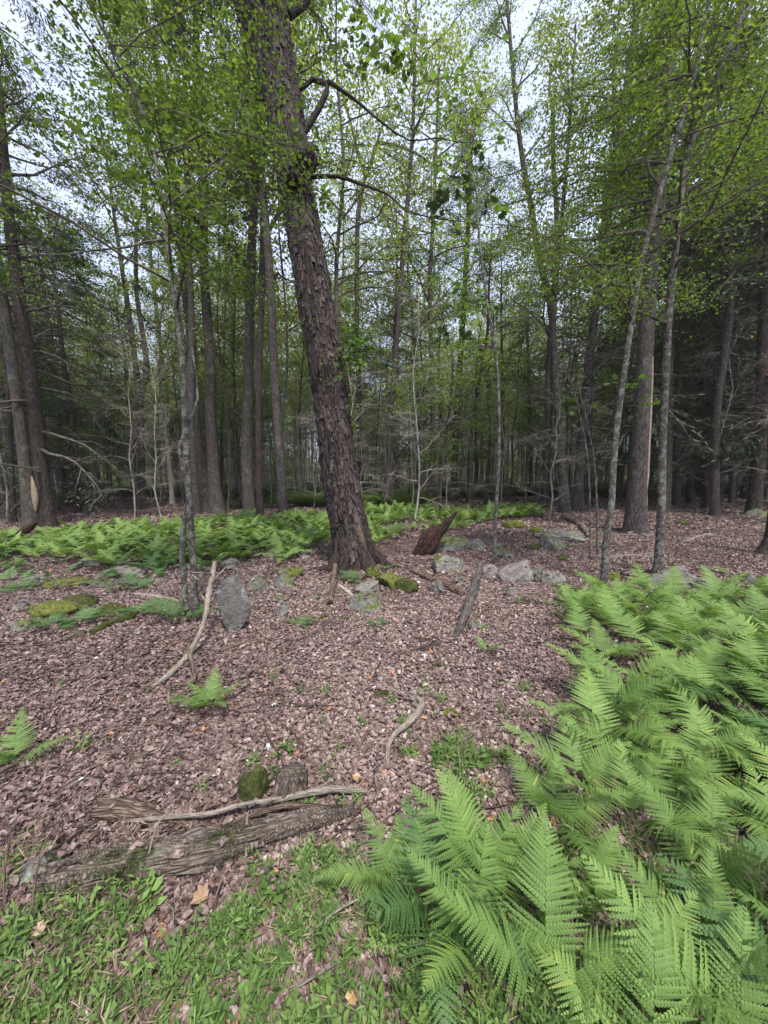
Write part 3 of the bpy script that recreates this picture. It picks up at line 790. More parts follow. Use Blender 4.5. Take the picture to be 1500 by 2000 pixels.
# ---- near saplings
SL = [
 ('lichen_sapling', 'slim lichen-spotted sapling beside the upright stone slab', [(380, 1205), (378, 1120), (371, 1000), (364, 900), (360, 800), (356, 700), (344, 590), (326, 470), (308, 340), (282, 230), (240, 130), (190, 40), (150, -60)], [17, 15, 14, 14, 13, 13, 12, 12, 10, 9, 7, 6, 5], 'lichen', CR(start=0.42, nb=22, leaves=3600, blen=(0.8, 2.4), leaf=(0.045, 0.032)), [([(364, 1190), (352, 1090), (353, 1030), (362, 960)], [11, 11, 10, 9]), ([(322, 468), (290, 480), (255, 492), (200, 500), (140, 510)], [6, 5, 4, 3, 2])]),
 ('white_barked_sapling', 'white-barked sapling rising from the back edge of the right fern bed', [(1180, 1142), (1184, 1060), (1194, 985), (1198, 910), (1206, 820), (1220, 720), (1235, 620), (1256, 500), (1290, 370), (1330, 240), (1362, 120), (1385, 0)], [17, 16, 15, 14, 14, 13, 13, 12, 11, 10, 9, 7], 'lichen', CR(start=0.4, nb=20, leaves=4200, blen=(0.8, 2.2), leaf=(0.045, 0.032)), []),
 ('blotched_sapling', 'dark-blotched birch-like trunk with black base behind the grey boulder', [(1284, 1122), (1290, 1040), (1292, 950), (1294, 860), (1300, 740), (1306, 620), (1318, 500), (1330, 380), (1350, 280), (1384, 190), (1420, 100), (1460, 10)], [21, 18, 17, 16, 16, 16, 15, 14, 13, 12, 10, 8], 'lichen', CR(start=0.4, nb=22, leaves=5000, blen=(0.8, 2.4), leaf=(0.045, 0.032)), []),
 ('thin_sapling', 'thin pale grey sapling standing right of the leaning dead post', [(966, 1102), (968, 1010), (974, 900), (974, 780), (968, 690), (956, 620), (944, 540), (934, 440), (928, 360)], [10, 9, 8, 7, 7, 6, 5, 5, 4], 'lichen', CR(start=0.45, nb=16, leaves=420, blen=(0.4, 1.2), leaf=(0.11, 0.075), lm='leaf_near', sub=3), []),
 ('whip_sapling', 'hair-thin pale stem, left of two before the white-barked sapling', [(1152, 1092), (1152, 1000), (1148, 900), (1130, 800), (1100, 690)], [4, 4, 4, 3, 3], 'lichen', CR(start=0.5, nb=14, leaves=60, blen=(0.4, 0.9), leaf=(0.10, 0.06), lm='leaf_near', sub=2, bare=0.8), []),
 ('pale_whip_sapling', 'slightly thicker pale stem next to the white-barked sapling', [(1167, 1085), (1166, 1000), (1160, 900), (1145, 820), (1126, 740)], [5, 5, 4, 4, 3], 'lichen', CR(start=0.45, nb=14, leaves=60, blen=(0.4, 0.9), leaf=(0.10, 0.06), lm='leaf_near', sub=2, bare=0.8), []),
 ('wavy_sapling', 'thin wavy stem in the ferns behind the red-brown snag', [(859, 1012), (862, 930), (870, 860), (880, 780), (884, 700), (870, 640)], [7, 6, 6, 5, 4, 3], 'dark', CR(start=0.4, nb=12, leaves=700, blen=(0.6, 1.6)), []),
 ('leaning_shrub', 'small bare shrub leaning right behind the fern patch', [(736, 986), (752, 940), (776, 895), (806, 856), (840, 810)], [7, 6, 5, 4, 3], 'dark', CR(start=0.2, nb=14, leaves=0, kind='bare', blen=(0.6, 1.8)), []),
]
for k, (nm, lb, line, wd, mt, cr, forks) in enumerate(SL):
    hero(nm, lb, 'sapling', line, [w_ * 0.82 for w_ in wd], M[mt], 131 + k, crown=cr, forks=forks, sides=12, flare=0.3, flare_h=0.12, ext=1.5)

# ---- maple sprouts growing out of the shaggy trunk
def maple_shape():
    a = np.array([0, 18, 35, 55, 75, 100, 125, 150, 180]) * pi / 180
    r_ = np.array([1.0, 0.58, 0.88, 0.56, 0.74, 0.50, 0.45, 0.3, 0.12])
    x = np.concatenate([r_ * np.cos(a), (r_ * np.cos(a))[-2:0:-1]]); y = np.concatenate([r_ * np.sin(a), -(r_ * np.sin(a))[-2:0:-1]])
    return np.stack([x, y, np.zeros_like(x)], 1)
MS = maple_shape()
def maple_leaves(mb, Pc, D, Nn, L, tint):
    D = nrm(D); sd = nrm(np.cross(D, Nn)); up = np.cross(sd, D)
    n = len(MS)
    T = np.array([[n, i_, (i_ + 1) % n] for i_ in range(n)])
    for p, d, s_, u_, l, tn in zip(Pc, D, sd, up, L, tint):
        bend = -0.35 * (MS[:, 0] ** 2 + MS[:, 1] ** 2)
        V = p + l * (0.55 * (MS[:, :1] + 0.2) * d + 0.6 * MS[:, 1:2] * s_ + 0.35 * bend[:, None] * u_)
        mb.add(np.vstack([V, p + 0.1 * l * d]), None, T, tn)
def leaf_sprig(name, label, clusters, mat, seed, anchor):
    r = np.random.default_rng(seed)
    root = thing(name, tuple(anchor), label, 'leaves' if name != 'hanging_twig' else 'twig')
    tw = MB(); lf = MB()
    for (u, v, Y, rp_, n, sz) in clusters:
        c = P(u, v, Y)
        rad_ = rp_ * Y / F
        for q in range(max(2, n // 8)):
            e = c + r.normal(0, 0.6, 3) * rad_ * np.array([1, .6, .6])
            mid = (anchor + e) / 2 + np.array([0, 0, -0.02]) + r.normal(0, 0.02, 3)
            tw.tube(np.array([anchor, mid, e]) - anchor, [0.004, 0.003, 0.0015], 4, False)
        Pc = c + r.normal(0, 0.5, (n, 3)) * rad_ * np.array([1, .7, .8])
        D = r.normal(0, 1, (n, 3)) * np.array([1, 1, .3]) + np.array([0, -0.2, -0.5])
        Nn = np.array([0, 0, 1]) + r.normal(0, 0.35, (n, 3))
        maple_leaves(lf, Pc - anchor, D, Nn, r.uniform(0.7, 1.2, n) * sz, np.clip(r.normal(0.5, 0.25, n), 0, 1))
    part('twigs', (tw, M['twigd']), root)
    part('leaves', (lf, mat, False), root)
    return root
Yt = tb[1]
leaf_sprig('maple_sprout', 'bunch of green maple leaves sprouting from the right side of the shaggy trunk', [(692, 690, Yt - 0.3, 48, 90, 0.10), (718, 672, Yt - 0.25, 32, 50, 0.10), (690, 655, Yt - 0.25, 22, 20, 0.10)], M['leaf_near'], 1, P(662, 680, Yt - 0.1))
leaf_sprig('maple_sprout', 'small pale yellow-green sprout at the burl high on the shaggy trunk', [(545, 310, Yt - 0.35, 25, 34, 0.09)], M['leaf_yellow'], 2, P(552, 335, Yt - 0.33))
leaf_sprig('maple_sprout', 'yellow-green sprout right of the shaggy trunk below the burl', [(640, 400, Yt - 0.1, 26, 44, 0.09), (625, 375, Yt - 0.15, 14, 20, 0.09)], M['leaf_yellow'], 3, P(612, 400, Yt - 0.2))
leaf_sprig('maple_sprout', 'loose green sprout low on the right side of the shaggy trunk', [(690, 795, Yt - 0.15, 20, 22, 0.08), (692, 830, Yt - 0.12, 12, 10, 0.07)], M['leaf_yellow'], 5, P(676, 800, Yt - 0.2))
leaf_sprig('trunk_seedlings', 'tiny green leaves growing in the bark knot midway up the shaggy trunk', [(650, 740, Yt - 0.36, 26, 30, 0.045), (640, 700, Yt - 0.36, 20, 14, 0.04)], M['leaf_near'], 6, P(645, 735, Yt - 0.30))
hb = P(975, 640, 5.9)
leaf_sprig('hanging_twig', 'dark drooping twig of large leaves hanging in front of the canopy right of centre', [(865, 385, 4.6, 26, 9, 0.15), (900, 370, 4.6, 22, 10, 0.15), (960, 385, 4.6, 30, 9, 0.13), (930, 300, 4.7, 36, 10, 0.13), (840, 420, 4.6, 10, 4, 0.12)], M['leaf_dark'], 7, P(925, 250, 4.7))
leaf_sprig('sapling_leaves', 'few large light green leaves on thin twigs before the scarred tree', [(1236, 752, 5.6, 22, 9, 0.16), (1110, 785, 5.4, 20, 8, 0.15), (1270, 775, 5.6, 16, 5, 0.15), (1200, 745, 5.5, 24, 8, 0.12)], M['leaf_near'], 8, P(1190, 790, 5.6))
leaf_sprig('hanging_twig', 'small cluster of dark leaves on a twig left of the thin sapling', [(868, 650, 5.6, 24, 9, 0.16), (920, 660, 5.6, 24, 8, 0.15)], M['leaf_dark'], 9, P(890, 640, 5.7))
leaf_sprig('maple_sprout', 'bright drooping maple spray over the top centre of the sky gap', [(760, 95, 6.4, 45, 70, 0.14), (700, 60, 6.4, 60, 90, 0.14), (790, 130, 6.3, 30, 40, 0.14)], M['leaf'], 10, P(690, -20, 6.5))

# ------------------------------------------------------------------ woods behind: variants, then copies
def tree_variant(kind, seed, hgt):
    r = np.random.default_rng(seed)
    n = 7
    lean = r.normal(0, 0.035, 2)
    z = np.linspace(0, hgt, n)
    pts = np.stack([lean[0] * z + r.normal(0, 0.10, n), lean[1] * z + r.normal(0, 0.08, n), z], 1)
    pts[0] = (0, 0, -0.15)
    mats = {'maple': 'grey', 'pale': 'pale', 'hemlock': 'dark', 'dark': 'dark', 'bare': 'twig', 'snag': 'dark', 'low': 'lichen', 'thin': 'grey'}
    rb = {'maple': 0.12, 'pale': 0.055, 'hemlock': 0.14, 'dark': 0.105, 'bare': 0.030, 'snag': 0.10, 'low': 0.04, 'thin': 0.045}[kind] * r.uniform(0.8, 1.25)
    rad = rb * np.array([1.0, 0.85, 0.76, 0.66, 0.52, 0.36, 0.12])
    b = np.zeros(3)
    tm = trunk_mesh(pts, rad, b, M[mats[kind]], 9, 0.5, 0.08, 0.4, 0.25, seed)
    if kind == 'hemlock':
        wm, lm = crown_parts(pts, rad, b, seed, start=0.16, nb=56, leaves=10000, kind='hemlock', lm='hemlock', leaf=(0.13, 0.055), blen=(1.4, 3.4), elev=(-20, 12), drop=0.03)
    elif kind == 'bare':
        wm, lm = crown_parts(pts, rad, b, seed, start=0.12, nb=22, leaves=0, kind='bare', blen=(0.6, 1.8), elev=(5, 60), bm='twig')
    elif kind == 'snag':
        wm, lm = crown_parts(pts, rad, b, seed, start=0.3, nb=14, leaves=0, kind='bare', blen=(0.6, 1.6), elev=(-10, 40), bm='twigd')
    elif kind == 'low':
        wm, lm = crown_parts(pts, rad, b, seed, start=0.3, nb=22, leaves=2600, blen=(0.8, 2.0), elev=(0, 40), leaf=(0.11, 0.08), lm='leaf_yellow', spread=0.2, flat=0.25)
    else:
        wm, lm = crown_parts(pts, rad, b, seed, start=0.38, nb=36, leaves=6200 if kind != 'thin' else 1900, lm='leaf_far_lit', blen=(1.3, 3.8) if kind != 'thin' else (0.7, 2.2), elev=(5, 55), leaf=(0.105, 0.075), spread=0.28, bm='twigd' if kind != 'pale' else 'twig')
    return tm, wm, lm
VAR = {}
for kd, cnt, hts in (('maple', 6, (16, 24)), ('pale', 4, (10, 16)), ('dark', 4, (14, 20)), ('thin', 5, (8, 13)), ('hemlock', 3, (10, 16)), ('bare', 4, (4, 8)), ('snag', 2, (7, 11)), ('low', 4, (4.5, 8))):
    VAR[kd] = [tree_variant(kd, 500 + 13 * q + len(kd) * 97, float(np.random.default_rng(q).uniform(*hts))) for q in range(cnt)]
NAMES = {'thin': ('thin_tree', 'tree'), 'maple': ('grey_tree', 'tree'), 'pale': ('pale_tree', 'tree'), 'dark': ('dark_tree', 'tree'), 'hemlock': ('hemlock_tree', 'tree'), 'bare': ('bare_sapling', 'sapling'), 'snag': ('dead_tree', 'dead tree'), 'low': ('leafy_sapling', 'sapling')}
LAB = {'thin': 'thin grey leafy pole tree', 'maple': 'tall grey leafy tree', 'pale': 'slender pale-barked tree', 'dark': 'tall dark-barked leafy tree', 'hemlock': 'dark green hemlock', 'bare': 'thin bare twiggy grey sapling', 'snag': 'dead leafless dark tree', 'low': 'small leafy understorey sapling'}
ZONE = lambda x, y: ('in the woods at the left' if x / y < -0.35 else 'in the woods at the right' if x / y > 0.38 else 'in the woods behind the clearing')
DIST = lambda y: 'nearer' if y < 20 else 'deep'
protos = {}
placed = [(tb[0], tb[1])]
def far_tree(kd, x, y, s=1.0):
    vi = int(rng.integers(len(VAR[kd])))
    nm, cat = NAMES[kd]
    z = H(x, y)
    lab = f"{LAB[kd]} standing {DIST(y)} {ZONE(x, y)}"
    grp = f"{LAB[kd]}s {DIST(y)} {ZONE(x, y)}"
    root = thing(nm, (x, y, z), lab, cat, grp, rot=(0, 0, rng.uniform(0, 6.28)), scl=s)
    tm, wm, lm = VAR[kd][vi]
    part('trunk', tm, root); part('branches', wm, root)
    if lm: part('crown', lm, root)
    return root
def try_place(kd, n, ymin, ymax, sp, xf=1.15, cond=None, smin=0.85, smax=1.2):
    c = 0; tries = 0
    while c < n and tries < n * 40:
        tries += 1
        y = ymin + (ymax - ymin) * rng.uniform() ** 0.8
        x = rng.uniform(-1, 1) * (y * xf + 1)
        if cond and not cond(x, y): continue
        if any((x - a) ** 2 + (y - b) ** 2 < sp * sp for a, b in placed): continue
        placed.append((x, y)); far_tree(kd, x, y, float(rng.uniform(smin, smax))); c += 1
try_place('maple', 9, 11.5, 16.5, 1.5)
try_place('maple', 34, 15, 48, 1.6)
try_place('pale', 48, 15, 44, 1.2)
try_place('dark', 18, 16, 46, 1.4)
try_place('hemlock', 15, 13, 36, 1.8, cond=lambda x, y: x / y > 0.45 or x / y < -0.8)
try_place('thin', 165, 13, 46, 0.8)
try_place('hemlock', 17, 11.5, 24, 1.2, cond=lambda x, y: x / y > 0.66)
try_place('hemlock', 4, 11, 24, 1.6, cond=lambda x, y: x / y < -0.80)
try_place('bare', 150, 10.5, 34, 0.6, smin=0.7)
try_place('snag', 12, 14, 34, 1.2)
try_place('low', 34, 13, 34, 1.2)

# the mass of woods beyond, which nobody could count
far_src = []
for q in range(4):
    tm, wm, lm = VAR['maple'][q] if q < 2 else (VAR['pale'][0] if q == 2 else VAR['hemlock'][0])
    far_src += [tm, lm]
cf = source_collection('distant_tree', far_src)
n = 120
yy = rng.uniform(46, 120, n); xx = rng.uniform(-1, 1, n) * (yy * 1.15 + 4)
pp = np.stack([xx, yy, Hn(xx, yy)], 1)
rz = rng.uniform(0, 6.28, n); kk = rng.choice(4, n, p=[0.35, 0.35, 0.2, 0.1]); ss = rng.uniform(0.85, 1.25, n)
scatter('distant_woods', np.repeat(pp, 2, 0), np.repeat(np.stack([np.zeros(n), np.zeros(n), rz], 1), 2, 0), np.repeat(ss, 2), np.repeat(kk * 2, 2) + np.tile([0, 1], n), np.repeat(rng.uniform(0, 1, n), 2), cf, label='distant mass of thin trunks and leaves closing off the view', category='woods')
pf = [VAR['thin'][0][0], VAR['thin'][0][2], VAR['thin'][2][0], VAR['thin'][2][2], VAR['pale'][1][0], VAR['pale'][1][1], VAR['bare'][1][0], VAR['bare'][1][1]]
cp_ = source_collection('distant_pole', pf)
n = 620
yy = rng.uniform(30, 75, n); xx = rng.uniform(-1, 1, n) * (yy * 1.1 + 3); kk = rng.choice(4, n, p=[0.2, 0.1, 0.3, 0.4])
scatter('distant_thin_trunks', np.repeat(np.stack([xx, yy, Hn(xx, yy)], 1), 2, 0), np.repeat(np.stack([rng.normal(0, .03, n), rng.normal(0, .03, n), rng.uniform(0, 6.28, n)], 1), 2, 0), np.repeat(rng.uniform(0.8, 1.3, n), 2), np.repeat(kk * 2, 2) + np.tile([0, 1], n), np.zeros(2 * n), cp_, label='distant crowd of thin grey and pale stems between the bigger trunks', category='woods')
scr = []
for q in range(3):
    r_ = np.random.default_rng(900 + q); hh = 13 + 2 * q
    pz = np.stack([r_.normal(0, .1, 5), r_.normal(0, .1, 5), np.linspace(-.1, hh, 5)], 1); rz_ = np.array([.09, .08, .06, .04, .02])
    wm, lm = crown_parts(pz, rz_, np.zeros(3), 900 + q, start=0.10, nb=44, leaves=5200, blen=(1.2, 3.2), elev=(-5, 40), leaf=(0.17, 0.13), spread=0.32, lm='leaf_far_lit')
    scr += [trunk_mesh(pz, rz_, np.zeros(3), M['grey'], 7, 0.6, 0.08, 0.3, 0.2, q), lm]
cs_ = source_collection('screen_tree', scr)
n = 120
yy = rng.uniform(58, 92, n); xx = rng.uniform(-1, 0.55, n) * (yy * 1.15 + 3); kk = rng.integers(0, 3, n)
scatter('distant_leafy_wood', np.repeat(np.stack([xx, yy, Hn(xx, yy)], 1), 2, 0), np.repeat(np.stack([np.zeros(n), np.zeros(n), rng.uniform(0, 6.28, n)], 1), 2, 0), np.repeat(rng.uniform(0.8, 1.25, n), 2), np.repeat(kk * 2, 2) + np.tile([0, 1], n), np.zeros(2 * n), cs_, label='distant pale green leafy trees filling the gaps between the trunks', category='woods')
# low leafy undergrowth closing the horizon
ug = MB(); r = np.random.default_rng(5)
nP = 900
Pc = r.normal(0, 1, (nP, 3)) * np.array([1.0, 1.0, 0.7]) + np.array([0, 0, 1.2])
ug.leaves(Pc, r.normal(0, 1, (nP, 3)) + np.array([0, 0, -0.3]), np.array([0, 0, 1]) + r.normal(0, .5, (nP, 3)), r.uniform(0.12, 0.22, nP), r.uniform(0.09, 0.15, nP), np.clip(r.normal(0.45, .25, nP), 0, 1))
cu = source_collection('undergrowth_clump', [ug.mesh('undergrowth_clump', M['leaf_far_lit'])])
n = 500
yy = rng.uniform(62, 130, n); xx = rng.uniform(-1, 1, n) * (yy * 1.15 + 4)
scatter('distant_undergrowth', np.stack([xx, yy, Hn(xx, yy) - 0.2], 1), np.stack([np.zeros(n), np.zeros(n), rng.uniform(0, 6, n)], 1), rng.uniform(0.8, 2.2, n), np.zeros(n), rng.uniform(0, 1, n), cu, label='distant low leafy undergrowth between the far trunks', category='undergrowth')

# ------------------------------------------------------------------ rocks
TOPS = []
def rock(label, u, v, w, h, mat='rock', seed=0, planes=9, deep=0.8, rotz=None, name='rock', cat='rock', sub=4, amp=0.10, tilt=(0, 0), sink=0.3, group=None):
    b = G(u, v)
    dep = b[1] * cos(PITCH) - (b[2] - CAMZ) * sin(PITCH)
    W_ = w * dep / F; Hh = h * dep / F
    b = b + np.array([0, W_ * deep * 0.35, 0])
    V, T = blob(0.5, seed + 1, min(5, sub + 1) if w > 30 else sub, amp, 2.2, planes)
    V = V * (1 + 0.035 * fbm(V * 14, 3, seed) - 0.05 * np.clip(0.12 - np.abs(vn(V * 7 + 3, seed + 9)), 0, 1) / 0.12)[:, None]
    V = V / (V.max(0) - V.min(0))
    if mat[:4] == 'rock' and name == 'rock' and h < 60: sink = 0.75; Hh *= 0.85
    V = V * np.array([W_, W_ * deep, Hh * (1 + sink)])
    tx, ty = tilt
    Rx = np.array([[1, 0, 0], [0, cos(tx), -sin(tx)], [0, sin(tx), cos(tx)]]); Ry = np.array([[cos(ty), 0, sin(ty)], [0, 1, 0], [-sin(ty), 0, cos(ty)]])
    V = V @ Rx.T @ Ry.T
    V[:, 2] -= V[:, 2].min() + Hh * sink
    b[2] = H(b[0], b[1])
    r_ = np.random.default_rng(seed)
    up_ = V[V[:, 2] > 0.6 * V[:, 2].max()] + b
    if rotz is None and h < 60: TOPS.append(up_[r_.integers(0, len(up_), 3 + int(W_ * 22))])
    ring_ = r_.uniform(0, 6.28, int(W_ * 90)); rr_ = r_.uniform(0.46, 0.62, len(ring_))
    rx_ = b[0] + np.cos(ring_) * rr_ * W_; ry_ = b[1] + np.sin(ring_) * rr_ * W_ * deep
    TOPS.append(np.stack([rx_, ry_, Hn(rx_, ry_) + r_.uniform(0.005, 0.05, len(rx_))], 1))
    mb = MB(); mb.add(V, None, T)
    o = obj(name, (mb, M[mat]), loc=tuple(b), label=label, category=cat)
    if rotz: o.rotation_euler.z = rotz
    if group: o['group'] = group
    return o
RK = [
 ('pale boulder just below the shaggy tree with a mossy stone before it', 722, 1163, 48, 30, 'rockp'),
 ('rough mossy stone with a lichen crust, below the pale boulder', 712, 1198, 68, 44, 'rockm'),
 ('small pinkish pale stone left of the brown branch stub', 600, 1152, 24, 18, 'rockp'),
 ('low grey stone left of the small ferns in the leaves', 548, 1203, 32, 26, 'rock'),
 ('mossy stone just above the low grey stone', 540, 1178, 30, 16, 'rockm'),
 ('square grey-green block of stone beside the fallen stick', 857, 1158, 32, 27, 'rock'),
 ('small grey stone right of the square block', 897, 1143, 26, 20, 'rock'),
 ('mossy rock with a pale top behind the square block', 872, 1120, 62, 40, 'rockm'),
 ('long flat mossy ledge behind the red-brown snag', 880, 1078, 100, 32, 'rockm'),
 ('blocky end stone of the long flat ledge', 933, 1078, 46, 30, 'rock'),
 ('grey slab lying behind the pair of thin whip saplings', 1112, 1058, 110, 20, 'rock'),
 ('dark overhanging rock under the grey slab', 1080, 1074, 56, 34, 'rockm'),
 ('largest pale lichen-crusted rock of the cluster beside the fern bed', 1012, 1140, 66, 52, 'rockp'),
 ('dark-streaked rock in the middle of the cluster beside the fern bed', 1055, 1138, 42, 32, 'rock'),
 ('slanting pale rock at the fern end of the rock cluster', 1090, 1146, 46, 32, 'rockp'),
 ('jagged rock touching the top of the leaning dead post', 955, 1132, 42, 34, 'rockp'),
 ('small mossy stone in front of the rock cluster', 1003, 1164, 36, 22, 'rockm'),
 ('flat mossy stone above the rock cluster', 985, 1090, 40, 20, 'rockm'),
 ('large rounded grey boulder behind the right fern bed', 1328, 1150, 90, 48, 'rock'),
 ('lower shoulder stone right of the large rounded boulder', 1378, 1152, 48, 30, 'rockm'),
 ('grey stone at the right edge behind the ferns', 1484, 1146, 46, 26, 'rock'),
 ('small mossy stone left of the stone at the right edge', 1405, 1122, 50, 14, 'rockm'),
 ('pale flat stone half hidden in the left ferns', 238, 1130, 72, 24, 'rockp'),
 ('long pale stone at the front of the left fern patch', 160, 1108, 56, 18, 'rockp'),
 ('pale stone left of the large moss mound', 28, 1196, 38, 28, 'rockp'),
 ('round mossy pale stone near the left edge', 36, 1234, 44, 24, 'rockm'),
 ('small smooth grey stone in the leaves below the mossy log', 267, 1242, 30, 14, 'rock'),
 ('smooth bluish grey stone at the left end of the rotting log', 56, 1718, 92, 44, 'rock'),
 ('brown cracked stone at the foot of the leaning dead post', 934, 1232, 46, 22, 'rockm'),
 ('low pale stone on the left at the foot of the scarred tree', 1236, 1048, 22, 11, 'rockp'),
 ('low pale stone on the right at the foot of the scarred tree', 1272, 1050, 24, 13, 'rockp'),
 ('mossy boulder in the long ledge right of the upright slab', 548, 1150, 56, 42, 'rockm'),
 ('wide low boulder of the ledge right of the upright slab', 500, 1156, 64, 36, 'rockm'),
 ('dark lichen-spotted stone in ferns above the upright slab', 446, 1114, 46, 26, 'rock'),
 ('pale stone in the ferns left of the shaggy tree', 522, 1090, 46, 18, 'rockp'),
 ('pale far stone behind the shaggy tree', 720, 946, 14, 7, 'rockp'),
 ('small stone under the dry leaves beside the left fern patch', 110, 1150, 50, 14, 'rockm'),
 ('mossy stone between the left fern clumps', 215, 1196, 44, 22, 'rockm'),
 ('pebble-like pale stone beside the right fern bed', 1096, 1306, 14, 12, 'rockp'),
 ('grey stone buried at the right-hand slope beside the edge', 1490, 1010, 40, 18, 'rockm'),
]
for k, (lb, u, v, w, h, mt) in enumerate(RK):
    rock(lb, u, v, w, h, mt, seed=40 + k, planes=16 if mt != 'rockm' else 9, sub=4 if w > 40 else 3)
MORE = [
 ('flat pale stone poking out of ferns at the left edge', 62, 1136, 44, 14, 'rockp'), ('low grey stone behind the blue-green fern at left', 118, 1178, 34, 14, 'rock'),
 ('half-buried stone just left of the lichen sapling', 318, 1196, 34, 16, 'rock'), ('pale stone behind the lichen sapling', 300, 1140, 44, 18, 'rockp'),
 ('mossy hump of stone between the pale left stones', 188, 1150, 60, 18, 'rockm'), ('small stone in front of the second moss mound', 150, 1214, 26, 11, 'rock'),
 ('low grey stone in the fern patch left of the shaggy tree', 590, 1092, 40, 14, 'rock'), ('pale chip of stone left of the small ferns', 520, 1224, 18, 10, 'rockp'),
 ('flat stone half under leaves right of the branch stub', 688, 1180, 26, 12, 'rock'), ('small stone right of the mossy boulder ledge', 618, 1172, 20, 11, 'rockm'),
 ('tiny pale stone before the square block', 838, 1176, 14, 8, 'rockp'), ('dark stone right of the dark sliver of wood', 900, 1262, 16, 8, 'rock'),
 ('low mossy stone between the square block and the cluster', 925, 1158, 30, 15, 'rockm'), ('mossy stone behind the jagged rock', 968, 1072, 38, 14, 'rockm'),
 ('flat mossy stone right of the grey slab', 1175, 1068, 36, 12, 'rockm'), ('low stone between the two right saplings', 1236, 1126, 30, 12, 'rock')]
for k, (lb, u, v, w, h, mt) in enumerate(MORE):
    rock(lb, u, v, w, h, mt, seed=240 + k, planes=14, sub=3)
# upright slab
rock('upright pointed grey stone slab behind the crooked leaning stick', 450, 1234, 64, 112, 'rock', seed=3, planes=14, deep=0.35, sink=0.12, tilt=(-0.1, -0.16), amp=0.05)
# foreground mossy rocks
rock('dark moss-covered rock above the long pale stick', 488, 1568, 66, 60, 'mossd', seed=15, planes=5)
for k, (lb, u, v, w, h, mt) in enumerate([
 ('large olive moss mound at the left', 82, 1208, 96, 26, 'moss'), ('second moss mound joined to the large one', 140, 1188, 70, 20, 'mossd'),
 ('moss cushion under ferns at the left', 205, 1206, 60, 22, 'mossd'), ('yellow-green moss patch left of the slab', 110, 1150, 90, 14, 'moss'),
 ('yellow moss mound right of the far fern patch', 1008, 1032, 46, 14, 'moss'), ('small yellow moss mound beyond the slab', 1050, 1042, 28, 12, 'moss'),
 ('moss mound at the foot of the shaggy tree', 760, 1150, 56, 26, 'moss'), ('moss ridge running right from the shaggy tree', 795, 1158, 50, 24, 'mossd'),
 ('tiny moss cushion in the brown leaves', 868, 1304, 20, 8, 'moss'), ('moss pad right of the small ferns', 625, 1210, 24, 9, 'mossd'),
 ('moss-covered root at the right of the trunk base', 728, 1130, 30, 24, 'moss'), ('moss clump behind the white-barked sapling', 1200, 1135, 34, 18, 'moss'),
 ('flat moss pad in the open leaves at right', 1340, 1024, 30, 9, 'mossd'), ('moss pad left of the grey slab', 1045, 1075, 34, 12, 'mossd'), 
 ('moss-topped hump on the ledge left of the shaggy tree', 560, 1128, 60, 18, 'moss'), ('moss pad in front of the grey slab', 1110, 1096, 34, 12, 'mossd'),
 ('moss patch at the curved branch', 745, 1367, 34, 10, 'mossd'), ('moss patch in the grass right of the curved branch', 890, 1405, 46, 10, 'moss')]):
    rock(lb, u, v, w, h, mt, seed=90 + k, planes=2, name='moss_mound', cat='moss', amp=0.16, sub=3, sink=0.6)

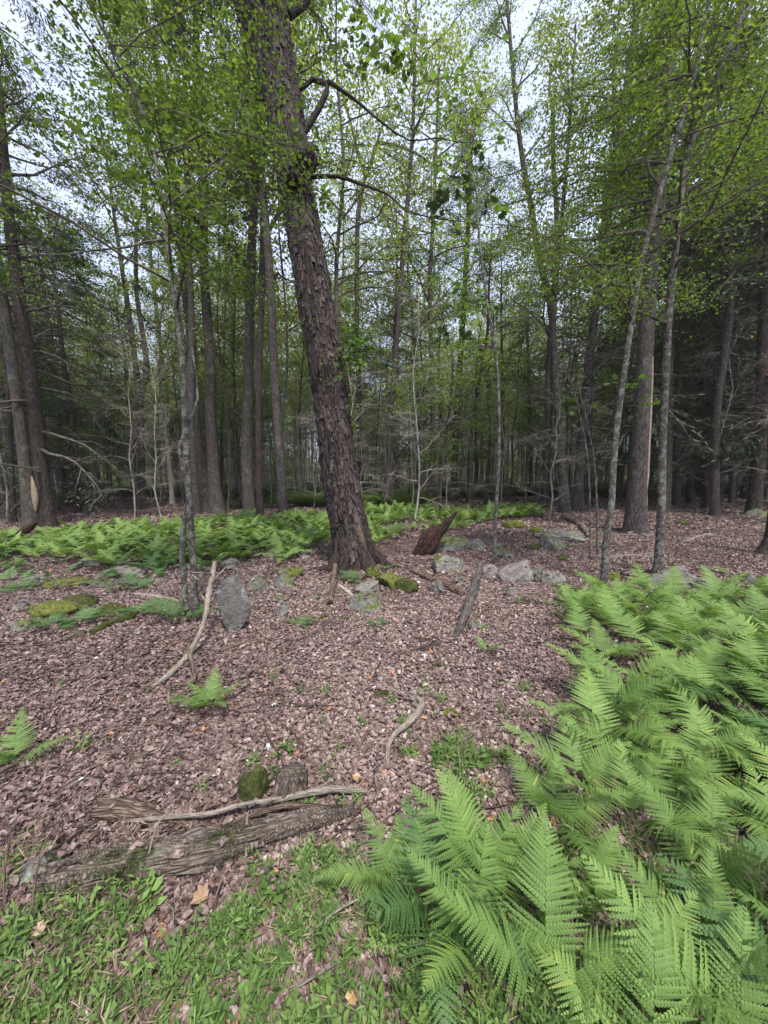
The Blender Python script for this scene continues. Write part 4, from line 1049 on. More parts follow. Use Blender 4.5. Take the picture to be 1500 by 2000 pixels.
# ------------------------------------------------------------------ logs, stumps, sticks
def log(name, cat, label, line, wd, mat, seed, lift=None, sides=14, rough=0.18, step=0.05, ys=None, vs=3.0, jag=False, group=None, flat=1.0, embed=0.35, twigs=0, flakes=0):
    """line: photo pixels of the log's centre on the ground; lift: metres above ground per point; ys: depths where it stands free"""
    pts = []; rad = []
    for k, (u, v) in enumerate(line):
        if ys is None:
            q = G(u, v); dep = q[1] * cos(PITCH) - (q[2] - CAMZ) * sin(PITCH)
            rr = wd[k] * dep / F / 2
            q[2] = H(q[0], q[1]) + rr * (1 - embed) + (lift[k] if lift else 0)
        else:
            q = P(u, v, ys[k]); dep = q[1] * cos(PITCH) - (q[2] - CAMZ) * sin(PITCH); rr = wd[k] * dep / F / 2
        pts.append(q); rad.append(rr)
    pts = np.array(pts); rad = np.array(rad); b = pts[0].copy()
    P2, R2 = smooth_line(pts, rad, step)
    t, a, bb = frames(P2)
    s = np.concatenate([[0], np.cumsum(np.linalg.norm(np.diff(P2, axis=0), axis=1))])
    th = np.arange(sides) * 2 * pi / sides
    TH, SS = np.meshgrid(th, s)
    sc_ = 1.0 / max(R2.max(), 0.008)
    q = np.stack([np.cos(TH).ravel() * vs, np.sin(TH).ravel() * vs, SS.ravel() * sc_ * 0.35], 1)
    n = fbm(q, 4, seed).reshape(TH.shape)
    q = np.stack([np.cos(TH).ravel() * 4.5, np.sin(TH).ravel() * 4.5, SS.ravel() * sc_ * 0.22], 1)
    n2_ = fbm(q, 3, seed + 3).reshape(TH.shape)
    RR = R2[:, None] * (1 + rough * n + (0.45 * rough * n2_ if sides > 11 else 0))
    if jag:
        RR *= np.clip(1 - 0.0 * TH, 0, 1)
    V = P2[:, None, :] + RR[:, :, None] * (np.cos(TH)[:, :, None] * a[:, None, :] + np.sin(TH)[:, :, None] * bb[:, None, :])
    if jag:   # splintered ends
        r_ = np.random.default_rng(seed)
        for e, sg in ((0, -1), (-1, 1)):
            V[e] += t[e] * sg * R2[e] * r_.uniform(-0.6, 0.9, sides)[:, None]
    m = len(P2); i = np.arange(m - 1)[:, None] * sides; j = np.arange(sides)[None, :]; k = (j + 1) % sides
    Q = np.stack([i + j, i + k, i + sides + k, i + sides + j], -1).reshape(-1, 4)
    jj = np.arange(sides); kk = (jj + 1) % sides; e = (m - 1) * sides
    mb = MB()
    Vf = np.vstack([V.reshape(-1, 3), P2[0] + t[0] * 0.2 * R2[0], P2[-1] - t[-1] * 0.2 * R2[-1]])
    bk = np.vstack([np.stack([np.cos(TH) * R2[:, None], np.sin(TH) * R2[:, None], SS], -1).reshape(-1, 3), [0, 0, 0], [0, 0, s[-1]]]) + seed * 1.7
    mb.add(Vf - b, Q, np.vstack([np.stack([kk, jj, np.full(sides, m * sides)], 1), np.stack([e + jj, e + kk, np.full(sides, m * sides + 1)], 1)]), 0.5, bk)
    r_ = np.random.default_rng(seed + 1)
    o = None
    if wd[0] > 10 and ys is None:
        up_ = Vf[:-2][(Vf[:-2] - np.repeat(P2, sides, 0))[:, 2] > 0.55 * np.repeat(R2, sides)]
        TOPS.append(up_[r_.integers(0, len(up_), int(s[-1] * 22))])
    if flakes:
        root = thing(name, tuple(b), label, cat, group)
        part('wood', (mb, M[mat]), root)
        part('wood_flakes', plates(P2, R2, b, flakes, seed, 0.02, s[-1] - 0.2, 0.0, 0.3, 'wood', (0.08, 0.34), (0.008, 0.03), 0.4, 'wood_flakes'), root, kind='stuff')
        return root
    if twigs:
        root = thing(name, tuple(b), label, cat, group)
        part('stem', (mb, M[mat]), root)
        for _ in range(twigs):
            i0 = r_.integers(1, len(P2) - 1); d = nrm(t[i0] * r_.uniform(0.3, 1) + r_.normal(0, 0.7, 3)); d[2] = abs(d[2]) * 0.6
            ln = R2[i0] * r_.uniform(8, 18)
            tw = MB(); tw.tube(np.array([P2[i0], P2[i0] + d * ln * 0.5 + r_.normal(0, .01, 3), P2[i0] + d * ln]) - b, [R2[i0] * 0.4, R2[i0] * .3, R2[i0] * .15], 5)
            part('twig', (tw, M[mat]), root)
        return root
    o = obj(name, (mb, M[mat]), loc=tuple(b), label=label, category=cat)
    if group: o['group'] = group
    return o

log('rotting_log', 'log', 'long rotting mossy log lying across the left foreground', [(85, 1728), (190, 1712), (300, 1694), (420, 1668), (520, 1638), (620, 1608), (700, 1588)], [46, 62, 56, 60, 48, 34, 20], 'wood', 1, sides=48, rough=0.34, step=0.02, jag=True, embed=0.62, flakes=170, vs=2.2)
log('wood_chunk', 'log', 'short split brown log piece above the long pale stick', [(195, 1596), (245, 1594), (310, 1604), (380, 1614)], [40, 36, 22, 9], 'brown', 2, sides=24, step=0.02, rough=0.25, jag=True)
log('long_stick', 'stick', 'long pale bare stick lying above the rotting log', [(250, 1618), (330, 1614), (410, 1612), (480, 1596), (540, 1588), (590, 1574), (650, 1560), (718, 1556)], [6, 8, 9, 8, 9, 12, 13, 10], 'stick', 3, lift=[.03, .04, .05, .06, .06, .05, .04, .02], sides=10, step=0.03, twigs=3)
log('stick', 'stick', 'second brown stick lying beneath the long pale stick', [(400, 1668), (470, 1625), (540, 1600), (600, 1592), (700, 1598)], [6, 8, 9, 10, 10], 'brown', 4, lift=[.05, .05, .05, .04, .02], sides=8, step=0.03)
log('stick', 'stick', 'bent pale twig above the split log piece', [(148, 1520), (178, 1526), (200, 1538), (212, 1562), (216, 1572)], [5, 6, 7, 6, 5], 'stick', 5, sides=8, step=0.02, embed=0)
log('stick', 'stick', 'short grey twig right of the bent pale twig', [(288, 1556), (325, 1540), (370, 1532)], [6, 6, 4], 'stick', 6, sides=8, step=0.02, embed=0)
log('stick', 'stick', 'long mossy grey stick slanting through the leaves at left', [(232, 1512), (270, 1486), (320, 1456)], [12, 13, 9], 'wood', 7, sides=10, step=0.03)
log('stick', 'stick', 'thin straight stick below the mossy one at left', [(80, 1595), (130, 1560), (175, 1520)], [4, 5, 4], 'brown', 8, sides=6, step=0.04, embed=0)
log('curved_branch', 'branch', 'curved pale branch with hooked end in the middle foreground', [(755, 1504), (758, 1470), (772, 1446), (795, 1428), (815, 1406), (824, 1388), (814, 1374)], [6, 8, 9, 12, 13, 13, 11], 'stick', 9, lift=[0, .02, .03, .03, .03, .03, .02], sides=12, step=0.015, embed=0.1, twigs=2)
log('stick', 'stick', 'brown stick left of the curved branch', [(630, 1404), (652, 1440), (680, 1468), (712, 1478)], [6, 8, 9, 8], 'brown', 10, sides=8, step=0.02)
log('straw', 'stick', 'thin straw-coloured stem crossing left of the curved branch', [(636, 1454), (700, 1462), (800, 1466)], [2.5, 2.5, 2], 'stick', 11, sides=6, step=0.05, embed=0)
log('twig', 'stick', 'grey twig poking out of the grass left of the dark ferns', [(560, 1878), (600, 1848), (640, 1820), (690, 1792), (738, 1764)], [3, 4, 5, 5, 4], 'stick', 12, lift=[0, .03, .05, .06, .05], sides=7, step=0.02, embed=0)
log('twig', 'stick', 'short grey twig low in the foreground grass', [(568, 1948), (600, 1935), (655, 1902)], [6, 6, 4], 'stick', 13, lift=[.02, .03, .03], sides=7, step=0.02, embed=0)
log('buried_log', 'log', 'mossy log sunk in grass below the dark green ferns', [(800, 1862), (870, 1874), (930, 1888), (1000, 1890)], [30, 36, 34, 20], 'wood', 14, sides=18, rough=0.3, step=0.02)
log('buried_wood', 'log', 'short grey wood piece at the bottom edge of the photo', [(670, 1980), (700, 1972), (735, 1972)], [26, 28, 20], 'wood', 15, sides=14, rough=0.3, step=0.02)
Yp = G(380, 1205)[1]; y0 = G(300, 1345)[1]
log('crooked_stick', 'stick', 'crooked pale stick leaning up against the upright stone slab', [(296, 1342), (330, 1318), (362, 1285), (385, 1248), (402, 1200), (408, 1155), (416, 1120), (419, 1098)], [7, 10, 11, 9, 8, 10, 10, 7], 'stick', 16,
    ys=[G(296, 1342)[1] - .04, G(330, 1318)[1] - .05, G(362, 1285)[1] - .06] + list(np.linspace(G(362, 1285)[1] + 0.06, Yp - 0.05, 5)), sides=12, rough=0.22, step=0.015, twigs=5)
log('root_stub', 'stick', 'dark hooked root at the foot of the crooked stick', [(335, 1340), (372, 1342), (380, 1330), (368, 1308)], [6, 9, 9, 8], 'brown', 17, lift=[0, .02, .06, .16], sides=8, step=0.02, embed=0)
log('dark_stick', 'stick', 'dark brown stick right of the small lone fern', [(497, 1372), (512, 1398), (530, 1428)], [5, 7, 6], 'brown', 18, sides=8, step=0.02)
log('wood_sliver', 'wood', 'thin almost black sliver of wood in the open leaves', [(800, 1274), (830, 1270), (856, 1262)], [4, 10, 11], 'dark', 19, sides=10, step=0.02)
log('fallen_stick', 'log', 'short brown fallen log passing behind the square block of stone', [(806, 1120), (840, 1134), (875, 1150), (904, 1166)], [13, 15, 15, 12], 'brown', 20, sides=14, step=0.03, jag=True, embed=0.1)
log('branch_stub', 'branch', 'tan branch stub pointing at the camera below the shaggy tree', [(655, 1122), (651, 1150), (645, 1184)], [8, 10, 12], 'brown', 21, sides=12, step=0.03, lift=[.12, .06, .02], jag=True, embed=0)
log('wood_piece', 'wood', 'small white-barked wood piece right of the tan branch stub', [(662, 1146), (676, 1156), (688, 1166)], [7, 8, 7], 'pale', 22, sides=10, step=0.02)
q0 = G(890, 1246)
log('leaning_post', 'dead wood', 'grey dead post leaning right out of the leaves beside the rocks', [(890, 1246), (903, 1215), (918, 1178), (928, 1140), (938, 1104)], [9, 15, 17, 16, 13], 'greywood', 23, ys=[q0[1], q0[1] + .18, q0[1] + .4, q0[1] + .62, q0[1] + .82], sides=14, rough=0.2, step=0.02, jag=True)
q0 = G(828, 1085)
sn_ = log('rotten_snag', 'stump', 'red-brown rotten snag pointing up to the right from the leaves', [(824, 1092), (831, 1070), (840, 1052), (852, 1036)], [32, 37, 35, 24], 'red', 24, ys=[q0[1]] * 4, sides=44, rough=0.30, step=0.02, vs=2.5, jag=True)
sp2 = log('splinter', 'wood', '', [(838, 1062), (856, 1040), (874, 1020), (892, 999)], [20, 18, 12, 4], 'red', 34, ys=[q0[1] + 0.02] * 4, sides=24, rough=0.25, step=0.02)
sp2.location = sp2.location - sn_.location; sp2.parent = sn_; del sp2['label']; del sp2['category']
log('mossy_log', 'log', 'low moss-covered log sloping up in the left litter', [(180, 1240), (215, 1222), (250, 1210), (268, 1200)], [12, 15, 16, 10], 'mossd', 25, sides=12, step=0.03)
log('dark_log', 'log', 'short dark mossy log below the left ferns', [(122, 1256), (145, 1248), (165, 1240)], [13, 16, 12], 'wood', 26, sides=12, step=0.03)
log('fallen_branch', 'branch', 'grey fallen branch among ferns left of the lichen sapling', [(260, 1162), (290, 1166), (330, 1172), (350, 1178)], [6, 8, 8, 6], 'stick', 27, sides=8, step=0.04)
log('fallen_birch', 'log', 'white fallen log behind the close pair of trunks', [(428, 950), (468, 954), (520, 962), (566, 958)], [7, 7, 6, 6], 'pale', 28, lift=[0.3, .25, .2, .3], sides=10, step=0.1)
log('far_log', 'log', 'long dark log lying behind the far fern patch', [(880, 966), (940, 972), (1000, 976), (1060, 980)], [6, 8, 9, 7], 'brown', 29, sides=10, step=0.1)
log('root_log', 'log', 'mossy root log running down from the hollow twin trees', [(1102, 1012), (1122, 1022), (1140, 1036), (1152, 1052)], [12, 12, 12, 10], 'wood', 30, sides=12, step=0.05)
log('split_root', 'stump', 'dark split root leaning at the foot of the left edge trees', [(18, 1062), (36, 1046), (56, 1032), (72, 1018)], [12, 16, 14, 6], 'red', 31, ys=[G(30, 1062)[1]] * 4, sides=12, step=0.05, rough=0.3)
log('far_branch', 'branch', 'fallen branch on the leaves behind the left fern patch', [(108, 980), (140, 984), (175, 994), (235, 992)], [4, 5, 5, 4], 'brown', 32, sides=8, step=0.1, twigs=4)
log('bark_strip', 'bark', 'bark strip lying in the leaves left of centre', [(430, 1276), (470, 1262), (520, 1252)], [10, 12, 8], 'brown', 33, sides=10, step=0.03, embed=0.6)
# mossy stump right of the dark rock
for k, (lb, line, wd_, mt, lf_) in enumerate([
 ('thin brown vine rising past the left end of the log', [(62, 1850), (72, 1790), (92, 1720), (112, 1660), (122, 1600)], [4, 4, 4, 3, 2], 'brown', [0, .1, .14, .1, .02]),
 ('thin arched twig at the far left below the log', [(8, 1800), (14, 1745), (24, 1690), (40, 1640)], [4, 4, 3, 2], 'brown', [0, .08, .1, .03]),
 ('thin pale stem leaning across the rotting log', [(282, 1728), (300, 1700), (318, 1672), (340, 1640)], [3, 4, 4, 3], 'stick', [.0, .12, .16, .14]),
 ('long brown twig in the grass below the log', [(45, 1830), (110, 1812), (170, 1786), (215, 1758)], [4, 5, 5, 3], 'brown', [.01, .03, .04, .05]),
 ('forked brown twig in the grass below the middle of the log', [(180, 1760), (230, 1768), (262, 1778), (258, 1800)], [3, 4, 4, 3], 'brown', [.03, .05, .04, .02]),
 ('short upright broken twig right of the long pale stick', [(480, 1690), (482, 1660), (486, 1630)], [5, 5, 5], 'stick', [.0, .06, .1]),
 ('grey twig low at the left of the grass', [(20, 1842), (50, 1850), (72, 1880)], [4, 4, 3], 'stick', [.02, .03, .02]),
 ('reddish twig right of the large tan curled leaf', [(412, 1808), (424, 1770), (436, 1738)], [4, 5, 4], 'brown', [.0, .04, .05]),
 ('dry stick in the leaves above the dark moss rock', [(556, 1382), (600, 1400), (640, 1398)], [3, 4, 3], 'brown', None),
 ('thin stick crossing the leaves left of the lone fern', [(225, 1420), (262, 1400), (300, 1362)], [4, 5, 3], 'brown', None),
 ('long thin twig in the litter left of the long mossy stick', [(120, 1412), (160, 1430), (210, 1428)], [3, 4, 3], 'stick', None),
 ('pale twig lying right of the dark moss rock', [(690, 1330), (730, 1334), (780, 1330)], [3, 3, 2], 'stick', None),
 ('grey twig in the litter right of the curved branch', [(880, 1340), (930, 1332), (985, 1330)], [3, 3, 2], 'stick', None),
 ('brown twig beneath the leaning dead post', [(840, 1222), (870, 1236), (900, 1262)], [4, 4, 3], 'brown', None),
 ('bare twig lying in front of the grey boulder', [(1180, 1092), (1240, 1086), (1310, 1100)], [4, 4, 3], 'stick', None),
 ('curved pale twig in the right clearing', [(1330, 1062), (1380, 1046), (1420, 1052)], [4, 4, 3], 'stick', None),
 ('fallen stick in the far right leaves', [(1400, 1020), (1440, 1012), (1480, 1016)], [4, 4, 3], 'brown', None)]):
    log('twig', 'stick', lb, line, wd_, mt, 400 + k, lift=lf_, sides=7, step=0.03, embed=0, twigs=2 if k % 3 == 0 else 0)
b = G(568, 1562)
mb = MB()
me = trunk_mesh([b + (0, 0, -.05), b + (0, 0.01, 0.06), b + (0.01, 0.02, 0.13)], [0.075, 0.068, 0.058], b, M['wood'], 40, 0.01, 0.28, 0.25, 0.05, 77, vs=4.0, name='stump', ridge=0.004)
obj('mossy_stump', me, loc=tuple(b), label='short mossy decaying stump right of the dark moss-covered rock', category='stump')
# dark right-edge stump foot
b = G(1500, 1085)
me = trunk_mesh([b + (0, 0, -.05), b + (0.02, 0, 0.25), b + (0.03, 0, 0.6), b + (0.05, 0, 3), b + (0.1, 0, 7)], [0.15, 0.10, 0.085, 0.08, 0.05], b, M['dark'], 20, 0.1, 0.1, 0.7, 0.12, 78)
root = thing('dark_tree', tuple(b), 'dark flared trunk foot cut off by the right edge', 'tree'); part('trunk', me, root)

# ------------------------------------------------------------------ ferns
def frond_mesh(name, mat, seed, L=0.6, Wd=0.2, e0=70, e1=-5, npair=22, npin=11, detail=2, stipe=0.22):
    r = np.random.default_rng(seed)
    n = 30
    t = np.linspace(0, 1, n)
    el = R(e0) + (R(e1) - R(e0)) * t ** 0.8
    yaw = r.normal(0, 0.3) * t ** 1.5
    dx = np.stack([np.cos(el) * np.cos(yaw), np.cos(el) * np.sin(yaw), np.sin(el)], 1)
    p = np.vstack([[0, 0, 0], np.cumsum(dx[:-1] * L / (n - 1), 0)])
    T_ = nrm(np.gradient(p, axis=0)); Sd = nrm(np.cross([0, 0, 1.0], T_)); N_ = np.cross(T_, Sd)
    mb = MB()
    k = np.linspace(0, n - 1, 9).astype(int)
    mb.tube(p[k], np.linspace(0.0028, 0.0006, 9) * (L / 0.6), 4, False, tint=0.3)
    at = lambda A, x: np.array([np.interp(x, t, A[:, c]) for c in range(3)])
    for i_ in range(npair):
        f = (i_ + 0.5) / npair
        x = stipe + (1 - stipe) * f
        shape = min(1.0, (f + 0.12) / 0.22) ** 0.8 * (1 - f) ** 0.82 * 1.12
        ln = Wd * shape + 0.004
        a_ = R(14 + 32 * f)
        c, tt, ss, nn = at(p, x), nrm(at(T_, x)), nrm(at(Sd, x)), nrm(at(N_, x))
        gap = (1 - stipe) * L / npair
        for sg in (-1, 1):
            cc = c + tt * gap * 0.25 * sg * r.uniform(0, 1)
            d = nrm(ss * sg * cos(a_) + tt * sin(a_) + nn * r.normal(0.04, 0.10))
            l = ln * r.uniform(0.9, 1.08)
            u = np.linspace(0, 1, 8)
            droop = -0.16 * l * u ** 2
            fw = nrm(np.cross(nn, d)) * sg * -1.0
            fw = nrm(fw - np.dot(fw, d) * d)
            if np.dot(fw, tt) < 0: fw = -fw
            tn = np.clip(0.42 + r.normal(0, .10) + 0.15 * f, 0, 1)
            if r.uniform() < 0.006: tn = 1.2
            if r.uniform() < 0.04: continue
            if detail >= 2:
                m = max(3, int(npin * (0.35 + 0.65 * shape)))
                uu = (np.arange(m) + 0.5) / m
                hw = gap * 0.62 * (1 - uu) ** 0.55 * (0.55 + 0.45 * min(1, shape * 1.3)) + 0.0006
                sp = l / m
                cp = cc + d * (uu * l)[:, None] + nn * (-0.16 * l * uu ** 2)[:, None]
                for s2 in (-1, 1):
                    # pinnule: small pointed quad leaning toward the tip
                    o_ = fw * s2
                    b0 = cp - d * sp * 0.45; b1 = cp + d * sp * 0.42
                    tip = cp + o_ * hw[:, None] + d * (sp * 0.55 + hw * 0.25)[:, None] - nn * (hw * 0.18)[:, None]
                    md = cp + o_ * (hw * 0.62)[:, None] - d * sp * 0.28 - nn * (hw * 0.04)[:, None]
                    V = np.stack([b0, b1, tip, md], 1).reshape(-1, 3)
                    q = np.arange(m)[:, None] * 4
                    mb.add(V, q + np.array([[0, 1, 2, 3]]), None, tn + (0.05 if s2 > 0 else -0.05))
                # pointed end
                e = cc + d * l * 1.04 + nn * (-0.16 * l)
                w0 = hw[-1]
                mb.add(np.array([cp[-1] + fw * w0, e, cp[-1] - fw * w0]), None, [[0, 1, 2]], tn)
            else:
                # serrated strip
                m = 4 if detail == 1 else 2
                uu = np.linspace(0, 1, m + 1)
                hw = gap * 0.5 * (1 - uu) ** 0.6
                V = []
                for q in range(m + 1):
                    base_ = cc + d * l * uu[q] + nn * (-0.16 * l * uu[q] ** 2)
                    V += [base_ + fw * hw[q], base_ - fw * hw[q]]
                mb.add(np.array(V), [[2 * q, 2 * q + 2, 2 * q + 3, 2 * q + 1] for q in range(m)], None, tn)
    return mb.mesh(name, mat, False)

FR_HI = [frond_mesh('frond', M['fern'], 10 + k, L=0.56, Wd=0.155, e0=rng.uniform(60, 76), e1=rng.uniform(-18, 26), npair=24, npin=13) for k in range(11)]
FR_DK = [frond_mesh('frond', M['fern_dark'], 30 + k, L=0.55, Wd=0.20, e0=rng.uniform(50, 66), e1=rng.uniform(-30, 0), npair=20, npin=12) for k in range(4)]
FR_MD = [frond_mesh('frond', M['fern_mid'], 50 + k, L=0.62, Wd=0.135, e0=rng.uniform(60, 80), e1=rng.uniform(-25, 15), npair=17, detail=1) for k in range(5)]
FR_MDD = [frond_mesh('frond', M['fern_dark'], 60 + k, L=0.50, Wd=0.15, e0=rng.uniform(50, 66), e1=rng.uniform(-20, 10), npair=16, detail=1) for k in range(3)]

def fern(x, y, src, nf, s, label, group=None, az0=None, spread=2 * pi, name='fern', tilt=0.12, seed=None, merge=False):
    r = rng
    b = (x, y, H(x, y) - 0.01)
    root = thing(name, b, label, 'fern', group)
    off = r.uniform(0, 2 * pi)
    for k in range(nf):
        a = (off + 2 * pi * k / nf + r.normal(0, 0.3)) if az0 is None else az0 + spread * ((k + 0.5) / nf - 0.5) + r.normal(0, 0.12)
        o = part('frond', src[int(r.integers(len(src)))], root, rot=(r.normal(0, 0.1), r.normal(0.0, tilt), a), scl=float(s * r.uniform(0.78, 1.15)))
    return root

def area(poly_fn, xr, yr, sp, n, tries=8000, seed=0):
    """poisson points whose ground pixel is inside poly"""
    r = np.random.default_rng(seed)
    X = r.uniform(*xr, tries); Y = r.uniform(*yr, tries)
    u, v = pix(X, Y, Hn(X, Y))
    ok = poly_fn(u, v)
    out_ = []
    for x, y in zip(X[ok], Y[ok]):
        if all((x - a) ** 2 + (y - b_) ** 2 > sp * sp for a, b_ in out_):
            out_.append((x, y))
            if len(out_) >= n: break
    return out_
# right foreground bed: ground footprint in photo pixels
BED = [(1095, 1215), (1110, 1180), (1210, 1168), (1330, 1180), (1440, 1175), (1620, 1180), (1900, 1400), (1950, 2300), (1150, 2300), (1060, 2120), (960, 1990), (925, 1860), (965, 1760), (1050, 1700), (1060, 1600), (1080, 1500), (1130, 1440), (1190, 1400), (1200, 1330), (1160, 1270)]
GAP = [(1075, 1550), (1160, 1560), (1310, 1720), (1360, 1880), (1260, 1860), (1110, 1680)]
GAP2 = [(1190, 1290), (1290, 1300), (1340, 1350), (1290, 1375), (1205, 1350)]
def bed_fn(u, v): return inpoly(u, v, BED) & ~inpoly(u, v, GAP) & ~inpoly(u, v, GAP2)
pts_bed = area(bed_fn, (0.1, 4.8), (2.3, 5.6), 0.25, 110, 20000, 4) + area(bed_fn, (0.1, 4.5), (0.75, 2.22), 0.205, 80, 20000, 3)
for (x, y) in pts_bed:
    u, v = pix(x, y, 0)
    if y > 3.3: lab, grp = 'light green fern at the back of the dense bed on the right', 'ferns at the back of the right bed'
    elif y > 1.9: lab, grp = 'light green fern in the middle of the dense bed on the right', 'ferns in the middle of the right bed'
    else: lab, grp = 'large light green fern at the front of the dense bed on the right', 'ferns at the front of the right bed'
    s = 1.05 if y > 1.5 else 0.95
    fern(x, y, FR_HI if rng.uniform() < 0.95 else FR_DK, int(rng.integers(3, 6)), s * rng.uniform(0.66, 1.0), lab, grp)
# foreground dark ferns
b = G(850, 1790); fern(b[0], b[1], FR_DK, 7, 0.62, 'blue-green fern clump at the left front edge of the fern bed', az0=None)
b = G(790, 1760); fern(b[0], b[1], FR_HI, 5, 0.55, 'yellow-green fern with upright fronds beside the blue-green fern clump', az0=2.2, spread=2.6)
b = G(940, 1760); fern(b[0], b[1], FR_HI, 5, 0.75, 'light fern between the blue-green clump and the main bed', az0=1.6, spread=3.0)
SP = [
 ('lone light green fern in the open leaves left of centre', 408, 1385, FR_HI, 6, 0.52), ('fern at the foot of the shaggy tree', 686, 1135, FR_DK, 6, 0.55),
 ('fern at the foot of the lichen-spotted sapling', 352, 1212, FR_DK, 6, 0.72), ('drooping fern cut off by the left edge', 28, 1500, FR_HI, 4, 0.6),
 ('small blue-green fern below the mossy stone', 588, 1222, FR_DK, 5, 0.36), ('small feathery fern right of the mossy stone', 738, 1222, FR_DK, 5, 0.34),
 ('small fern in front of the mossy rock by the cluster', 690, 1212, FR_DK, 4, 0.26), ('pale small fern left of the fern bed, with spread fronds', 950, 1272, FR_HI, 4, 0.30),
 ('tiny fern under the rock cluster', 1010, 1175, FR_DK, 4, 0.25), ('small fern right of the shaggy tree base', 752, 1112, FR_DK, 5, 0.35),
 ('blue-green fern on the mossy log at the left', 165, 1218, FR_DK, 6, 0.55), ('blue-green fern at the left edge beyond the moss', 50, 1152, FR_DK, 6, 0.6),
 ('blue-green fern drooping over the low logs at left', 105, 1226, FR_DK, 5, 0.5), ('fern leaning over the stones near the left sapling', 275, 1200, FR_DK, 5, 0.5),
 ('fern beside the pale flat stone in the left patch', 262, 1150, FR_DK, 5, 0.6), ('fern at the top left corner of the left patch', 15, 1085, FR_DK, 6, 0.7),
]
for lb, u, v, src, nf, s in SP:
    b = G(u, v); fern(b[0], b[1], src, nf, s, lb)
# left and middle patches
LP_ = [(-120, 1040), (60, 1062), (220, 1036), (380, 1032), (480, 1012), (640, 1016), (648, 1090), (560, 1104), (440, 1110), (330, 1135), (250, 1118), (60, 1100), (-120, 1120)]
MP_ = [(712, 1000), (860, 1000), (1040, 996), (1042, 1012), (900, 1036), (800, 1050), (730, 1078), (705, 1060)]
ptsL = area(lambda u, v: inpoly(u, v, LP_), (-9, 0.0), (4.8, 13), 0.42, 85, 30000, 5)
ptsM = area(lambda u, v: inpoly(u, v, MP_), (-1, 6), (5.5, 15), 0.5, 35, 20000, 6)
for (x, y) in ptsL:
    side = 'left of the lichen sapling' if pix(x, y, 0)[0] < 370 else 'between the lichen sapling and the shaggy tree'
    fern(x, y, FR_MD if rng.uniform() < 0.82 else FR_MDD, 5, 1.0 * rng.uniform(0.75, 1.1), f'light green fern in the mid-distance patch {side}', f'ferns {side}')
for (x, y) in ptsM:
    fern(x, y, FR_MD if rng.uniform() < 0.8 else FR_MDD, 4, 0.9 * rng.uniform(0.8, 1.1), 'light green fern in the patch right of the shaggy tree', 'ferns right of the shaggy tree')
# far fern cover
def fern_clump(seed, mat, nf=6, mixd=1):
    mb = MB(); r = np.random.default_rng(seed)
    n = nf * 34
    az = r.uniform(0, 6.28, nf)
    for k in range(nf):
        d = np.array([cos(az[k]), sin(az[k]), 0]); t = np.linspace(0.25, 1, 12)
        L = r.uniform(0.4, 0.65)
        p = d * (L * t ** 1.2)[:, None] + np.array([0, 0, 1]) * (0.42 * np.sin(t * 1.9))[:, None]
        s_ = np.cross(d, [0, 0, 1.0])
        for sg in (-1, 1):
            mb.leaves(p, s_ * sg + d * 0.5, np.tile([0, 0, 1.0], (12, 1)), 0.15 * (1.05 - t), 0.045, np.clip(r.normal(0.5, .15, 12), 0, 1), 0.02)
    return mb.mesh('fern_clump', mat)
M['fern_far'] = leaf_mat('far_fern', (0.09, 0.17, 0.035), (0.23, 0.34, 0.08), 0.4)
cfn = source_collection('fern_clump', [fern_clump(k, M['fern_far']) for k in range(4)])
# the ferns of the two patches that are past counting
npt = 6500
fx = rng.uniform(-9, 6, npt); fy = rng.uniform(4.8, 15, npt)
fu, fv = pix(fx, fy, Hn(fx, fy))
LP2 = [(-120, 1034), (60, 1060), (220, 1034), (380, 1030), (480, 1012), (640, 1012), (648, 1070), (560, 1090), (440, 1100), (330, 1110), (250, 1100), (60, 1092), (-120, 1110)]
MP2 = [(700, 990), (860, 988), (1050, 990), (1060, 1010), (960, 1018), (900, 1036), (800, 1046), (730, 1070), (700, 1060)]
LP4 = [(-150, 1090), (330, 1100), (370, 1190), (250, 1215), (100, 1235), (-150, 1262)]
kp = (inpoly(fu, fv, LP2) | inpoly(fu, fv, MP2) | (inpoly(fu, fv, LP4) & (rng.uniform(0, 1, npt) < 0.42))) & (vn(np.stack([fx / 0.9, fy / 0.9, fx * 0], 1), 41) > -0.3)
fx, fy = fx[kp], fy[kp]; n = len(fx)
cfm = source_collection('patch_frond', FR_MD + FR_MDD[:1])
scatter('patch_ferns', np.stack([fx, fy, Hn(fx, fy)], 1), np.stack([rng.normal(0, .12, n), rng.normal(0, .12, n), rng.uniform(0, 6.28, n)], 1), rng.uniform(0.7, 1.1, n) * np.where(pix(fx, fy, 0)[1] > 1105, 0.6, 1.0), np.where(pix(fx, fy, 0)[1] > 1105, 5, rng.integers(0, 6, n)), rng.uniform(0, 1, n), cfm, label='dense light green fern fronds filling the mid-distance patches', category='ferns')
n = 26000
yy = 15.5 + 42 * rng.uniform(0, 1, n) ** 1.2; xx = rng.uniform(-1, 1, n) * (yy * 1.1 + 2)
nz = vn(np.stack([xx / 5, yy / 6, xx * 0], 1), 21) + 0.35 * vn(np.stack([xx / 1.5, yy / 1.5, xx * 0], 1), 22)
keep = ((nz > np.where(yy > 21, -0.25, 0.05)) & ~((yy < 21) & (xx > 2.0))) 
xx, yy = xx[keep], yy[keep]; n = len(xx)
scatter('distant_ferns', np.stack([xx, yy, Hn(xx, yy) - .02], 1), np.stack([np.zeros(n), np.zeros(n), rng.uniform(0, 6, n)], 1), rng.uniform(0.8, 1.4, n), rng.integers(0, 4, n), rng.uniform(0, 1, n), cfn, label='distant carpet of ferns between the trunks', category='ferns')

